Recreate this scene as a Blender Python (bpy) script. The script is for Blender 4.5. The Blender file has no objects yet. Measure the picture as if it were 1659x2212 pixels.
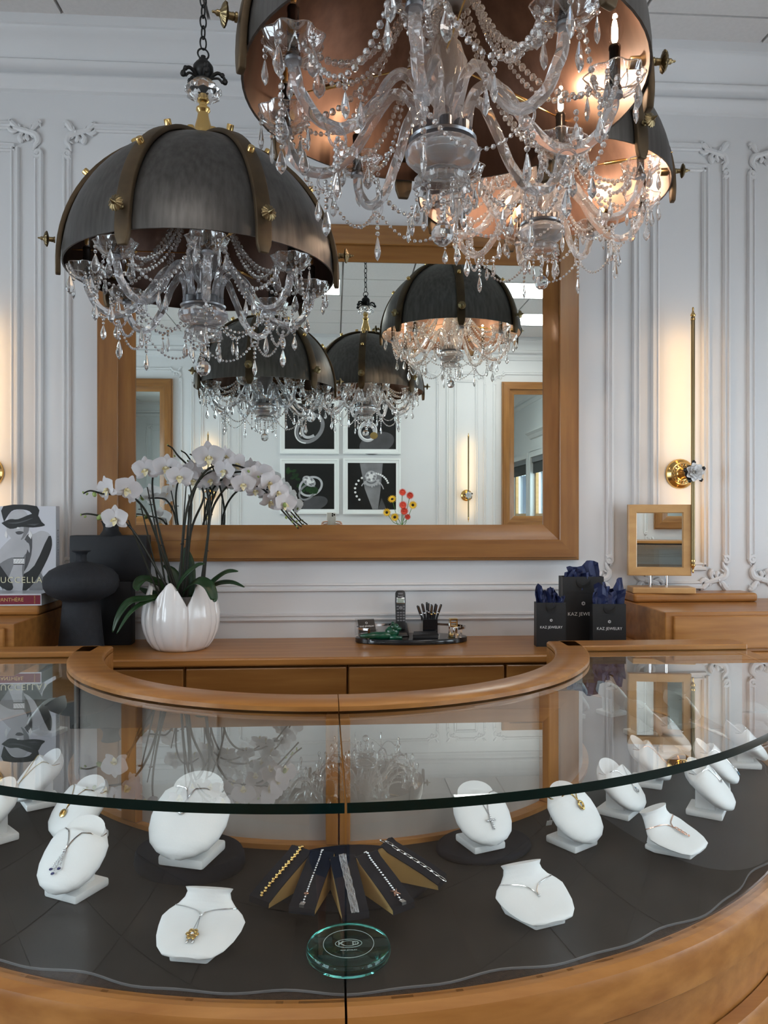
import bpy, bmesh, math, random
from mathutils import Vector, Matrix, Euler
R=math.radians; sin=math.sin; cos=math.cos; pi=math.pi
random.seed(7)
sc=bpy.context.scene; COL=sc.collection
H=1.5                                   # camera height above the floor
# ---------------------------------------------------------------- camera, sky, exposure
YAW=R(3.73); FPX=1661.0
cd=bpy.data.cameras.new('camera'); cam=bpy.data.objects.new('camera',cd); COL.objects.link(cam)
cam.location=(0,0,H); cam.rotation_euler=(R(90),0,-YAW)
cd.sensor_fit='VERTICAL'; cd.sensor_height=36.0; cd.lens=36.0*FPX/2212; cd.shift_y=6.4/2212
cd.clip_start=0.012
sc.camera=cam
w=bpy.data.worlds.new('sky'); sc.world=w; w.use_nodes=True
bg=w.node_tree.nodes['Background']; bg.inputs[0].default_value=(0.80,0.89,1.0,1); bg.inputs[1].default_value=8.0
sc.view_settings.view_transform='Standard'; sc.view_settings.look='None'
sc.view_settings.gamma=1.0; sc.view_settings.use_curve_mapping=False
sc.view_settings.exposure=0.12
cy=sc.cycles
cy.max_bounces=14; cy.diffuse_bounces=4; cy.glossy_bounces=8; cy.transmission_bounces=10; cy.transparent_max_bounces=24
cy.sample_clamp_indirect=6.0; cy.caustics_reflective=False; cy.blur_glossy=0.5
# room box: X right along the far wall, Y towards it, Z up
WF,WB,WL,WR=2.9,-1.87,-3.3,2.75; CEIL=H+1.771
TROFFER=12.0
# ---------------------------------------------------------------- placing: a sight line met with a plane
def _dir(px,py):
    u=(px-829.5)/FPX; v=-(py-1112.4)/FPX
    return u*cos(YAW)+sin(YAW), cos(YAW)-u*sin(YAW), v
def at(px,py,Y):
    x,y,z=_dir(px,py); t=Y/y; return Vector((x*t,Y,H+z*t))
def on(px,py,z):
    x,y,v=_dir(px,py); t=(z-H)/v; return Vector((x*t,y*t,z))
# ---------------------------------------------------------------- materials
def newmat(n):
    m=bpy.data.materials.new(n); m.use_nodes=True; nt=m.node_tree
    return m,nt,nt.nodes['Principled BSDF']
def mat(n,c,rough=.5,metal=0.,var=.06,scale=12.,stretch=(1,1,1),c2=None,bump=0.,bscale=None,coat=0.,spec=.5,emit=None,es=0.,trans=0.,ior=1.45,aniso=0.,sheen=0.):
    m,nt,b=newmat(n)
    b.inputs['Roughness'].default_value=rough; b.inputs['Metallic'].default_value=metal
    b.inputs['Specular IOR Level'].default_value=spec; b.inputs['Coat Weight'].default_value=coat
    b.inputs['Coat Roughness'].default_value=.15
    b.inputs['Transmission Weight'].default_value=trans; b.inputs['IOR'].default_value=ior
    b.inputs['Anisotropic'].default_value=aniso; b.inputs['Sheen Weight'].default_value=sheen
    if emit: b.inputs['Emission Color'].default_value=(*emit,1); b.inputs['Emission Strength'].default_value=es
    tc=nt.nodes.new('ShaderNodeTexCoord'); mp=nt.nodes.new('ShaderNodeMapping'); mp.inputs['Scale'].default_value=stretch
    nz=nt.nodes.new('ShaderNodeTexNoise'); nz.inputs['Scale'].default_value=scale; nz.inputs['Detail'].default_value=5
    cr=nt.nodes.new('ShaderNodeValToRGB'); L=nt.links.new
    L(tc.outputs['Object'],mp.inputs[0]); L(mp.outputs[0],nz.inputs['Vector']); L(nz.outputs['Fac'],cr.inputs[0])
    lo=tuple(max(0,x*(1-var)) for x in c); hi=tuple(min(1,x*(1+var)) for x in c) if c2 is None else c2
    if c2 is not None: lo=c
    cr.color_ramp.elements[0].position=.3; cr.color_ramp.elements[0].color=(*lo,1)
    cr.color_ramp.elements[1].position=.7; cr.color_ramp.elements[1].color=(*hi,1)
    L(cr.outputs[0],b.inputs['Base Color'])
    if bump:
        n2=nt.nodes.new('ShaderNodeTexNoise'); n2.inputs['Scale'].default_value=bscale or scale*4
        L(mp.outputs[0],n2.inputs['Vector'])
        bp=nt.nodes.new('ShaderNodeBump'); bp.inputs['Strength'].default_value=bump; bp.inputs['Distance'].default_value=.002
        L(n2.outputs['Fac'],bp.inputs['Height']); L(bp.outputs[0],b.inputs['Normal'])
    return m
def thin_glass(n,tint,f0=.04,gain=1.0):
    # clear pane: straight-through transparency plus a Schlick mirror layer on each face
    m=bpy.data.materials.new(n); m.use_nodes=True; nt=m.node_tree; nt.nodes.clear(); N=nt.nodes.new; L=nt.links.new
    out=N('ShaderNodeOutputMaterial'); mx=N('ShaderNodeMixShader'); tr=N('ShaderNodeBsdfTransparent'); gl=N('ShaderNodeBsdfGlossy')
    tr.inputs[0].default_value=(*tint,1); gl.inputs['Roughness'].default_value=0; gl.inputs[0].default_value=(1,1,1,1)
    ge=N('ShaderNodeNewGeometry'); dt=N('ShaderNodeVectorMath'); dt.operation='DOT_PRODUCT'
    L(ge.outputs['Normal'],dt.inputs[0]); L(ge.outputs['Incoming'],dt.inputs[1])
    def M(op,a,b=None):
        k=N('ShaderNodeMath'); k.operation=op
        for i,v in enumerate((a,b)):
            if v is None: continue
            if isinstance(v,(int,float)): k.inputs[i].default_value=v
            else: L(v,k.inputs[i])
        return k.outputs[0]
    a=M('ABSOLUTE',dt.outputs['Value']); p=M('POWER',M('SUBTRACT',1.0,a),5.0)
    f=M('MINIMUM',M('MULTIPLY',M('ADD',M('MULTIPLY',p,1-f0),f0),gain),1.0)
    L(f,mx.inputs[0]); L(tr.outputs[0],mx.inputs[1]); L(gl.outputs[0],mx.inputs[2]); L(mx.outputs[0],out.inputs[0])
    return m
def crystal(n,tint=(1,1,1),ior=1.5,rough=0.0,white=0.):
    m=bpy.data.materials.new(n); m.use_nodes=True; nt=m.node_tree; nt.nodes.clear()
    out=nt.nodes.new('ShaderNodeOutputMaterial'); g=nt.nodes.new('ShaderNodeBsdfGlass')
    g.inputs['Color'].default_value=(*tint,1); g.inputs['IOR'].default_value=ior; g.inputs['Roughness'].default_value=rough
    if white:
        d=nt.nodes.new('ShaderNodeBsdfDiffuse'); d.inputs[0].default_value=(.9,.9,.92,1); t=nt.nodes.new('ShaderNodeBsdfTranslucent'); t.inputs[0].default_value=(.9,.9,.92,1)
        m1=nt.nodes.new('ShaderNodeMixShader'); m1.inputs[0].default_value=.5; nt.links.new(d.outputs[0],m1.inputs[1]); nt.links.new(t.outputs[0],m1.inputs[2])
        m2=nt.nodes.new('ShaderNodeMixShader'); m2.inputs[0].default_value=white; nt.links.new(g.outputs[0],m2.inputs[1]); nt.links.new(m1.outputs[0],m2.inputs[2]); nt.links.new(m2.outputs[0],out.inputs[0])
    else: nt.links.new(g.outputs[0],out.inputs[0])
    return m
def emitmat(n,c,s):
    m=bpy.data.materials.new(n); m.use_nodes=True; nt=m.node_tree; nt.nodes.clear()
    out=nt.nodes.new('ShaderNodeOutputMaterial'); g=nt.nodes.new('ShaderNodeEmission')
    g.inputs[0].default_value=(*c,1); g.inputs[1].default_value=s
    nt.links.new(g.outputs[0],out.inputs[0]); return m
def petalmat():
    m,nt,b=newmat('white orchid petal'); L=nt.links.new; nz=nt.nodes.new('ShaderNodeTexNoise'); nz.inputs['Scale'].default_value=60; cr=nt.nodes.new('ShaderNodeValToRGB')
    cr.color_ramp.elements[0].color=(.86,.84,.87,1); cr.color_ramp.elements[1].color=(.93,.92,.93,1); L(nz.outputs['Fac'],cr.inputs[0])
    tr=nt.nodes.new('ShaderNodeBsdfTranslucent'); mx=nt.nodes.new('ShaderNodeMixShader'); mx.inputs[0].default_value=.42; L(cr.outputs[0],b.inputs['Base Color']); L(cr.outputs[0],tr.inputs[0]); b.inputs['Roughness'].default_value=.6
    L(b.outputs[0],mx.inputs[1]); L(tr.outputs[0],mx.inputs[2]); L(mx.outputs[0],nt.nodes['Material Output'].inputs[0]); return m
WD1=(.30,.120,.028); WD2=(.45,.205,.056)
M=dict(
 wall=mat('painted wall',(.66,.665,.675),.55,var=.015,scale=2.5),
 trim=mat('painted trim',(.67,.672,.68),.45,var=.015,scale=3),
 ceil=mat('ceiling tile board',(.66,.635,.62),.9,var=.03,scale=60,bump=.3,bscale=220),
 grid=mat('ceiling grid',(.55,.55,.55),.5,var=.03),
 floor=mat('floor stone',(.22,.18,.145),.28,var=.2,scale=3),
 woodx=mat('honey maple along',WD1,.32,scale=5,stretch=(.6,7,7),c2=WD2,coat=.10,spec=.4,bump=.04,bscale=60),
 woodz=mat('honey maple upright',WD1,.32,scale=5,stretch=(7,7,.6),c2=WD2,coat=.10,spec=.4,bump=.04,bscale=60),
 framex=mat('shaded maple along',tuple(x*.70 for x in WD1),.34,scale=5,stretch=(.6,7,7),c2=tuple(x*.70 for x in WD2),coat=.2,bump=.04,bscale=60),  # weaker light on mirror frames put into the maple's colour; drawers share it
 framez=mat('shaded maple upright',tuple(x*.70 for x in WD1),.34,scale=5,stretch=(7,7,.6),c2=tuple(x*.70 for x in WD2),coat=.2,bump=.04,bscale=60),
 woodl=mat('light maple',(.50,.28,.11),.38,scale=6,stretch=(2,5,5),c2=(.60,.36,.15),coat=.15),
 mirror=mat('silvered mirror glass',(.84,.91,.88),0.0,1.0,var=.002),
 zinc=mat('dark brushed zinc',(.085,.08,.076),.44,.85,scale=14,stretch=(6,6,.5),c2=(.135,.128,.122),aniso=.3,bump=.05,bscale=90),
 lining=mat('copper dome lining',(.058,.033,.025),.38,.85,scale=8,stretch=(5,5,.6),c2=(.085,.050,.037)),
 bronze=mat('aged bronze strap',(.060,.040,.022),.55,.55,scale=20,c2=(.105,.070,.036)),
 brass=mat('polished brass',(.70,.47,.18),.2,1.0,var=.05),
 brassd=mat('dark brass',(.22,.165,.085),.34,1.0,var=.08),
 black=mat('black iron',(.018,.018,.018),.4,.5,var=.2),
 plate=mat('pewter plate',(.30,.31,.33),.3,1.0,var=.05),
 chrome=mat('chrome',(.78,.79,.81),.08,1.0,var=.02),
 silver=mat('silver jewellery',(.82,.83,.85),.15,1.0,var=.03),
 gold=mat('yellow gold',(.83,.58,.22),.18,1.0,var=.05),
 rose=mat('rose gold',(.80,.48,.36),.2,1.0,var=.05),
 cry=crystal('cut crystal',(1,1,1),1.52,0,.08), cryb=crystal('crystal bead',(1,1,1),1.55,0,.10), crybowl=crystal('cut bowl glass',(.98,.98,1),1.48,.03,.20),
 cryarm=crystal('twisted glass',(.99,.99,1),1.45,.02,.17),
 bulb=thin_glass('clear bulb glass',(1,1,1),.05),
 dish=thin_glass('thin dish glass',(.97,.98,.99),.08,1.6),
 pane=thin_glass('showcase glass',(.985,.995,.99),.045,1.75), pane2=thin_glass('showcase glass inner face',(.985,.995,.99),.01,.15),
 wpane=thin_glass('window glass',(.97,.99,.98),.04),
 acry=thin_glass('clear acrylic',(.97,.98,.99),.06,1.4),
 gedge=mat('green glass edge',(.002,.010,.008),.12,var=.2,spec=.35),
 fil=emitmat('lit filament',(1,.76,.48),60.0),
 filoff=mat('unlit filament',(.55,.30,.08),.4,.6),
 sleeve=mat('candle sleeve',(.06,.05,.045),.25,.6,var=.1),
 leather=mat('white leatherette',(.92,.935,.94),.55,var=.02,scale=40,bump=.08,bscale=500),
 mat_=mat('dark display liner',(.020,.0175,.0155),.6,spec=.25,var=.15,scale=6,bump=.1,bscale=120),
 velvet=mat('navy black velvet',(.010,.012,.018),.85,var=.25,scale=30,spec=.2),
 tan=mat('tan board',(.42,.27,.10),.6,var=.1,scale=20),
 taupe=mat('taupe sliding panel',(.40,.36,.33),.28,var=.04,scale=4,stretch=(8,8,.6),coat=.2),
 vase=mat('matt black ceramic',(.014,.016,.021),.75,var=.2,scale=60,bump=.5,bscale=260),
 vase2=mat('smooth black ceramic',(.006,.007,.010),.6,var=.2,scale=30),
 pot=mat('glossy white ceramic',(.82,.80,.79),.10,var=.015,coat=.6),
 leaf=mat('orchid leaf',(.008,.028,.009),.35,var=.3,scale=18,c2=(.018,.055,.016)),
 stem=mat('orchid stem',(.008,.008,.006),.5,var=.3,c2=(.016,.018,.009)),
 petal=petalmat(),
 lip=mat('orchid lip',(.75,.62,.22),.5,var=.2,scale=90,c2=(.85,.82,.7)),
 bud=mat('green bud',(.25,.33,.10),.5,var=.25,scale=50),
 moss=mat('moss',(.03,.03,.012),.95,var=.6,scale=90,bump=1),
 bag=mat('black card bag',(.012,.012,.013),.45,var=.15),
 tissue=mat('navy tissue',(.008,.013,.055),.55,var=.25,scale=25,c2=(.016,.027,.10)),
 white=mat('white lettering',(.75,.75,.75),.5,var=.02),
 ivory=mat('ivory lettering',(.70,.66,.45),.5,var=.02),
 paper=mat('book paper',(.72,.70,.64),.8,var=.06,scale=60,stretch=(1,1,12)),
 cover=mat('pale grey cover',(.60,.61,.66),.3,var=.02),
 crimson=mat('crimson cloth',(.17,.006,.022),.6,var=.1,scale=80),
 ink=mat('ink black',(.008,.008,.008),.35,var=.1),
 g3=mat('print grey dark',(.07,.07,.075),.35,var=.2,scale=9), g5=mat('print grey mid',(.20,.20,.21),.35,var=.25,scale=9),
 g7=mat('print grey light',(.45,.45,.47),.35,var=.12,scale=9),
 blackg=mat('black gloss lacquer',(.008,.009,.011),.12,var=.1,coat=.3),
 blackp=mat('black plastic',(.012,.012,.013),.35,var=.1),
 key=mat('grey key',(.16,.16,.17),.4,var=.1),
 lcd=mat('handset screen',(.30,.35,.30),.3,var=.1,scale=60),
 green=mat('dark green glazed stone',(.005,.05,.025),.1,var=.5,scale=30,c2=(.01,.10,.05),coat=.5),
 aqua=crystal('aqua glass',(.74,.97,.95),1.5),
 etch=mat('etched white',(.45,.55,.53),.6,var=.05),
 pframe=mat('white picture frame',(.80,.82,.81),.4,var=.01),
 skin=mat('skin',(.55,.32,.23),.5,var=.05), hair=mat('dark brown hair',(.03,.018,.012),.5,var=.3,scale=30,stretch=(8,8,1)),
 dress=mat('navy patterned dress',(.012,.018,.05),.8,var=.3,scale=14,stretch=(1,1,.4),c2=(.05,.08,.22)),
 phone=mat('cream phone case',(.70,.66,.60),.4,var=.02), lens=mat('phone lens',(.01,.01,.012),.05,coat=1),
 red=mat('coral red petal',(.72,.06,.025),.6,var=.2,scale=60), yellow=mat('yellow petal',(.85,.50,.02),.6,var=.15,scale=60),
 seed=mat('dark seed head',(.03,.015,.008),.9,var=.4,scale=120,bump=.8), gstem=mat('green stem',(.08,.20,.04),.5,var=.2),
 rosew=mat('white porcelain',(.72,.72,.72),.35,var=.02),
 sap=mat('blue stone',(.02,.03,.16),.08,var=.2,coat=.6), ruby=mat('dark red stone',(.06,.004,.02),.08,var=.2,coat=.6), topaz=mat('pale blue stone',(.12,.35,.55),.08,var=.2,coat=.6),
 slat=mat('blue grey blind slat',(.28,.36,.52),.6,var=.08), shade=mat('dark roller shade',(.05,.05,.05),.7,var=.1),
 led=emitmat('warm strip light',(1,.66,.28),3.0),
 troffer=emitmat('lit diffuser',(1.0,.97,.93),TROFFER),
)
# ---------------------------------------------------------------- mesh helpers
class MB:
    def __init__(s): s.v=[]; s.f=[]; s.m=[]
    def add(s,v,f,mi=0,mx=None):
        o=len(s.v); s.v+=[tuple(mx@Vector(p)) if mx is not None else tuple(p) for p in v]
        s.f+=[tuple(i+o for i in q) for q in f]; s.m+=[mi]*len(f); return s
    def box(s,a,b,mi=0,mx=None):
        x0,y0,z0=a; x1,y1,z1=b
        v=[(x0,y0,z0),(x1,y0,z0),(x1,y1,z0),(x0,y1,z0),(x0,y0,z1),(x1,y0,z1),(x1,y1,z1),(x0,y1,z1)]
        return s.add(v,[(0,3,2,1),(4,5,6,7),(0,1,5,4),(1,2,6,5),(2,3,7,6),(3,0,4,7)],mi,mx)
    def grid(s,fn,nu,nv,cu=False,cv=False,mi=0,mx=None):
        v=[];f=[]
        for j in range(nv+(0 if cv else 1)):
            for i in range(nu+(0 if cu else 1)): v.append(fn(i/nu,j/nv))
        W=nu+(0 if cu else 1); Hn=nv+(0 if cv else 1)
        for j in range(nv):
            for i in range(nu):
                i2=(i+1)%W; j2=(j+1)%Hn
                f.append((j*W+i,j*W+i2,j2*W+i2,j2*W+i))
        return s.add(v,f,mi,mx)
    def lathe(s,prof,n=24,mi=0,mx=None,mod=None,cap=True):
        v=[];f=[]; k=len(prof)
        for r,z in prof:
            for i in range(n):
                a=2*pi*i/n; q=r*(mod(a,z) if mod else 1); v.append((q*cos(a),q*sin(a),z))
        for j in range(k-1):
            for i in range(n): f.append((j*n+i,j*n+(i+1)%n,(j+1)*n+(i+1)%n,(j+1)*n+i))
        if cap:
            if prof[0][0]>1e-5: f.append(tuple(range(n))[::-1])
            if prof[-1][0]>1e-5: f.append(tuple((k-1)*n+i for i in range(n)))
        return s.add(v,f,mi,mx)
    def tube(s,pts,r,n=8,closed=False,mi=0,mx=None,twist=0.,mod=None,cap=True):
        P=[Vector(p) for p in pts]; k=len(P); v=[];f=[]
        rr=r if isinstance(r,(list,tuple)) else [r]*k
        up=None
        for j in range(k):
            if closed: t=P[(j+1)%k]-P[j-1]
            else: t=P[min(j+1,k-1)]-P[max(j-1,0)]
            if t.length<1e-9: t=Vector((0,0,1))
            t.normalize()
            if up is None: up=Vector((0,0,1)) if abs(t.z)<.9 else Vector((1,0,0))
            a=up-t*up.dot(t)
            if a.length<1e-6: a=t.orthogonal()
            a.normalize(); up=a; b=t.cross(a)
            for i in range(n):
                g=2*pi*i/n+twist*j; q=rr[j]*(mod(i) if mod else 1)
                v.append(P[j]+a*(q*cos(g))+b*(q*sin(g)))
        for j in range(k if closed else k-1):
            for i in range(n):
                j2=(j+1)%k; f.append((j*n+i,j*n+(i+1)%n,j2*n+(i+1)%n,j2*n+i))
        if not closed and cap: f+= [tuple(range(n))[::-1],tuple((k-1)*n+i for i in range(n))]
        return s.add(v,f,mi,mx)
    def ball(s,c,r,n=8,m=5,mi=0,sc_=(1,1,1),mx=None):
        prof=[(max(sin(pi*j/m),0)*1.0,-cos(pi*j/m)) for j in range(m+1)]
        o=Matrix.Translation(c)@Matrix.Diagonal((r*sc_[0],r*sc_[1],r*sc_[2],1))
        if mx is not None: o=mx@o
        return s.lathe(prof,n,mi,o,cap=False)
    def prism(s,poly,z0,z1,mi=0,mx=None):
        k=len(poly); v=[(x,y,z0) for x,y in poly]+[(x,y,z1) for x,y in poly]
        f=[tuple(range(k))[::-1],tuple(range(k,2*k))]+[(i,(i+1)%k,k+(i+1)%k,k+i) for i in range(k)]
        return s.add(v,f,mi,mx)
    def disc(s,c,r,n=24,mi=0,ry=None,mx=None):
        v=[(c[0]+r*cos(2*pi*i/n),c[1]+(ry or r)*sin(2*pi*i/n),c[2]) for i in range(n)]
        return s.add(v,[tuple(range(n))],mi,mx)
    def sweep(s,prof,frames,closed=True,mi=0,caps=True,loop=False):
        k=len(prof); v=[];f=[]
        for fr in frames: v+=[fr(a,b) for a,b in prof]
        nf=len(frames)
        for j in range(nf if loop else nf-1):
            j2=(j+1)%nf
            for i in range(k if closed else k-1): f.append((j*k+i,j*k+(i+1)%k,j2*k+(i+1)%k,j2*k+i))
        if closed and caps and not loop: f+=[tuple(range(k))[::-1],tuple((nf-1)*k+i for i in range(k))]
        return s.add(v,f,mi)
    def mesh(s,name,mats,smooth=False,bevel=0.,seg=2,angle=40):
        me=bpy.data.meshes.new(name); me.from_pydata([tuple(p) for p in s.v],[],s.f)
        for m in (mats if isinstance(mats,(list,tuple)) else [mats]): me.materials.append(m)
        for p,i in zip(me.polygons,s.m): p.material_index=i
        bm=bmesh.new(); bm.from_mesh(me)
        bmesh.ops.remove_doubles(bm,verts=bm.verts,dist=1e-6)
        bmesh.ops.recalc_face_normals(bm,faces=bm.faces)
        if bevel:
            ed=[e for e in bm.edges if len(e.link_faces)==2 and e.calc_face_angle(0)>R(30)]
            bmesh.ops.bevel(bm,geom=ed,offset=bevel,segments=seg,profile=.5,affect='EDGES')
        bm.to_mesh(me); bm.free()
        if smooth:
            for p in me.polygons: p.use_smooth=True
            if angle<180: me.set_sharp_from_angle(angle=R(angle))
        return me
def put(name,me,parent=None,loc=(0,0,0),rot=(0,0,0),scale=None):
    o=bpy.data.objects.new(name,me); COL.objects.link(o); o.location=loc; o.rotation_euler=rot
    if scale is not None: o.scale=scale if isinstance(scale,tuple) else (scale,)*3
    if parent is not None: o.parent=parent
    return o
def tag(o,label=None,cat=None,group=None,kind=None):
    if label: o['label']=label
    if cat: o['category']=cat
    if group: o['group']=group
    if kind: o['kind']=kind
    return o
def empty(name,loc,label,cat,group=None,rz=0.):
    o=bpy.data.objects.new(name,None); COL.objects.link(o); o.location=loc; o.rotation_euler=(0,0,rz); o.empty_display_size=.05
    return tag(o,label,cat,group)
def struct(o): o['kind']='structure'; return o
def text_mesh(body,size,mats,extrude=.0004,align='CENTER',spacing=1.0):
    cu=bpy.data.curves.new('t','FONT'); cu.body=body; cu.size=size; cu.extrude=extrude; cu.align_x=align; cu.align_y='CENTER'; cu.resolution_u=2; cu.space_character=spacing
    o=bpy.data.objects.new('t',cu); COL.objects.link(o); bpy.context.view_layer.update()
    me=bpy.data.meshes.new_from_object(o.evaluated_get(bpy.context.evaluated_depsgraph_get()))
    bpy.data.objects.remove(o); bpy.data.curves.remove(cu); me.materials.clear(); me.materials.append(mats); return me
def arc(t0,t1,n): return [t0+(t1-t0)*i/n for i in range(n+1)]
def smoothpath(pts,n=6):
    P=[Vector(p) for p in pts]; out=[]
    for i in range(len(P)-1):
        p0=P[max(i-1,0)];p1=P[i];p2=P[i+1];p3=P[min(i+2,len(P)-1)]
        for k in range(n):
            t=k/n; out.append(.5*((2*p1)+(p2-p0)*t+(2*p0-5*p1+4*p2-p3)*t*t+(3*p1-p0-3*p2+p3)*t**3))
    out.append(P[-1]); return out
# ================================================================ ROOM SHELL
def window_wall(name,x,thick,wins):
    mb=MB(); ys=[WB]+[y for a,b,_,_ in wins for y in (a,b)]+[WF]; x0,x1=sorted((x,x+thick))
    for i in range(0,len(ys),2): mb.box((x0,ys[i],0),(x1,ys[i+1],CEIL+.2))
    for a,b,z0,z1 in wins: mb.box((x0,a,0),(x1,b,z0)); mb.box((x0,a,z1),(x1,b,CEIL+.2))
    return struct(put(name,mb.mesh(name,M['wall'])))
wall_front=struct(put('wall_front',MB().box((WL-.15,WF,0),(WR+.15,WF+.15,CEIL+.2)).mesh('wall_front',M['wall'])))
wall_back=struct(put('wall_back',MB().box((WL-.15,WB-.15,0),(WR+.15,WB,CEIL+.2)).mesh('wall_back',M['wall'])))
RW=[(-1.35,-.35,H-.7,H+.8),(.12,1.08,H-1.0,H+.8),(1.32,2.25,H-1.0,H+.8)]
LW=[(-1.3,.1,H-.7,H+.95),(.5,1.7,H-.7,H+.95)]
window_wall('wall_right',WR,.15,RW); window_wall('wall_left',WL,-.15,LW)
floor=struct(put('floor',MB().box((WL-.15,WB-.15,-.1),(WR+.15,WF+.15,0)).mesh('floor',M['floor'])))
ft=MB().box((-.29,-.29,0),(.29,.29,.004)).mesh('floor tile',M['floor'])
for i in range(10):
    for j in range(8):
        put('floor_tile',ft,floor,(WL+.32+i*.6,WB+.3+j*.6,0))
ceil=struct(put('ceiling',MB().box((WL-.15,WB-.15,CEIL+.02),(WR+.15,WF+.15,CEIL+.2)).mesh('ceiling',M['grid'])))
GX=[WL+.02]+[.065+.51*k for k in range(-6,6)]+[WR-.02]
GY=[WB+.02]+[.44*k for k in range(-4,7)]+[WF-.02]
LTS={(5,4):(7,5,'wide lit ceiling light panel seen in the big mirror between the domes'),(9,4):(11,5,'lit ceiling light panel, the higher of two at right edge of big mirror'),(9,2):(11,3,'lit ceiling light panel, the lower of two at right edge of big mirror')}
for i in range(len(GX)-1):
    for j in range(len(GY)-1):
        if (i-1,j) in LTS: continue
        lt=LTS.get((i,j)); i2,j2=(lt[0],lt[1]) if lt else (i+1,j+1)
        a=(GX[i]+.006,GY[j]+.005,0); b=(GX[i2]-.006,GY[j2]-.005,.02); c=((a[0]+b[0])/2,(a[1]+b[1])/2,CEIL-.004)
        wx,wy=(b[0]-a[0])/2,(b[1]-a[1])/2
        if lt:
            e=empty('ceiling_light',c,lt[2],'ceiling light','ceiling light panels')
            put('light_frame',MB().box((-wx,-wy,0),(wx,-wy+.015,.02)).box((-wx,wy-.015,0),(wx,wy,.02)).box((-wx,-wy+.015,0),(-wx+.015,wy-.015,.02)).box((wx-.015,-wy+.015,0),(wx,wy-.015,.02)).mesh('f',M['grid']),e)
            put('diffuser',MB().box((-wx+.015,-wy+.015,.006),(wx-.015,wy-.015,.012)).mesh('d',M['troffer']),e)
        else:
            put('ceiling_tile',MB().box((-wx,-wy,0),(wx,wy,.02)).mesh('tile',M['ceil']),ceil,c)
# crown along each wall: profile (distance from wall, height)
CR=[(0,H+1.55),(.012,H+1.556),(.016,H+1.575),(.03,H+1.585),(.032,H+1.60),(.02,H+1.606),(.02,H+1.612),(.045,H+1.618),(.058,H+1.628),(.06,H+1.64),(.05,H+1.648),(.056,H+1.66),(.07,H+1.69),(.09,H+1.712),(.108,H+1.722),(.11,H+1.732),(.118,H+1.735),(.12,H+1.765),(.12,CEIL+.02),(0,CEIL+.02)]
def crown(name,p0,p1,nrm):
    fr=[(lambda d,z,p=p:(p[0]+nrm[0]*d,p[1]+nrm[1]*d,z)) for p in (p0,p1)]
    struct(put(name,MB().sweep(CR,fr).mesh(name,M['trim'],True,angle=50)))
crown('trim_1',(WL,WF),(WR,WF),(0,-1)); crown('trim_2',(WL,WB),(WR,WB),(0,1)); crown('trim_3',(WR,WB+.001),(WR,WF-.001),(-1,0)); crown('trim_4',(WL,WB+.001),(WL,WF-.001),(1,0))
# panel mouldings and plaster corner ornaments
MP=[(-.016,0),(-.015,.007),(-.009,.012),(-.005,.007),(.003,.007),(.006,.013),(.012,.013),(.016,.006),(.016,0)]
def mold(par,side,a,b):
    """straight moulding on the front (side=1) or back (-1) wall from a to b, each (x,z)"""
    Y=WF if side==1 else WB; d=Vector((b[0]-a[0],b[1]-a[1])).normalized(); n=Vector((-d.y,d.x))
    fr=[(lambda w,h,p=p:(p[0]+n.x*w,Y-side*h,p[1]+n.y*w)) for p in (a,b)]
    put('panel_molding',MB().sweep(MP,fr).mesh('molding',M['trim'],True,angle=35),par)
def orn_mesh():
    mb=MB()
    def leafcurl(pts,w,th=.010):
        w=w*1.45; P=smoothpath([(x,0,z) for x,z in pts],5); k=len(P)
        rr=[w*(.25+.75*sin(pi*min(1,.12+.88*(1-i/(k-1)))**1.0)) if i<k-1 else w*.3 for i in range(k)]
        mb.tube(P,rr,7,mx=Matrix.Diagonal((1,.8,1,1)))
    # corner of a frame: arms towards -x and -z, scrolls at both ends
    def spiral(cx,cz,r0,r1,a0,turns):
        P=[(cx+(r0+(r1-r0)*t)*cos(a0+turns*2*pi*t),0,cz+(r0+(r1-r0)*t)*sin(a0+turns*2*pi*t)) for t in arc(0,1,18)]
        mb.tube(P,[.0050+.004*(i/18) for i in range(19)],6); mb.ball((cx,0,cz),.008,6,4)
    spiral(.002,-.078,.004,.016,R(-60),-1.2)
    leafcurl([(-.012,-.070),(-.006,-.05),(.004,-.035),(-.004,-.012),(-.03,-.002),(-.06,.006),(-.085,.012)],.0085)
    leafcurl([(-.03,-.004),(-.012,.012),(-.002,.028),(.008,.036),(.014,.03)],.0085)
    leafcurl([(-.045,.0),(-.06,-.018),(-.056,-.034),(-.05,-.04)],.0075)
    leafcurl([(-.055,.003),(-.078,.02),(-.092,.034),(-.085,.038)],.0075)
    leafcurl([(-.03,-.004),(-.036,-.02),(-.028,-.034)],.006)
    leafcurl([(-.06,.006),(-.08,-.002),(-.096,.004),(-.1,.016)],.006)
    mb.ball((-.03,-.002,0),.009,7,5)
    for x,z,a,l in ((-.022,.016,70,.011),(-.002,.020,35,.010),(.012,.026,100,.010),(-.046,-.026,-70,.011),(-.066,-.022,-110,.010),(-.062,.018,120,.011),(-.078,.010,150,.011),(-.092,.024,110,.010),(-.018,-.018,-40,.010),(.000,-.050,-110,.010),(-.012,-.036,-150,.010),(-.084,-.008,-160,.010),(.010,-.062,-60,.009)):
        mb.lathe([(max(.0,.42*sin(pi*t)),(t-.5)*2) for t in arc(0,1,5)],6,mx=Matrix.Translation((x,-.001,z))@Matrix.Rotation(R(90-a),4,'Y')@Matrix.Diagonal((l,l*.8,l,1)),cap=False)
    return mb
_orn=orn_mesh(); ORN={}
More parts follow.
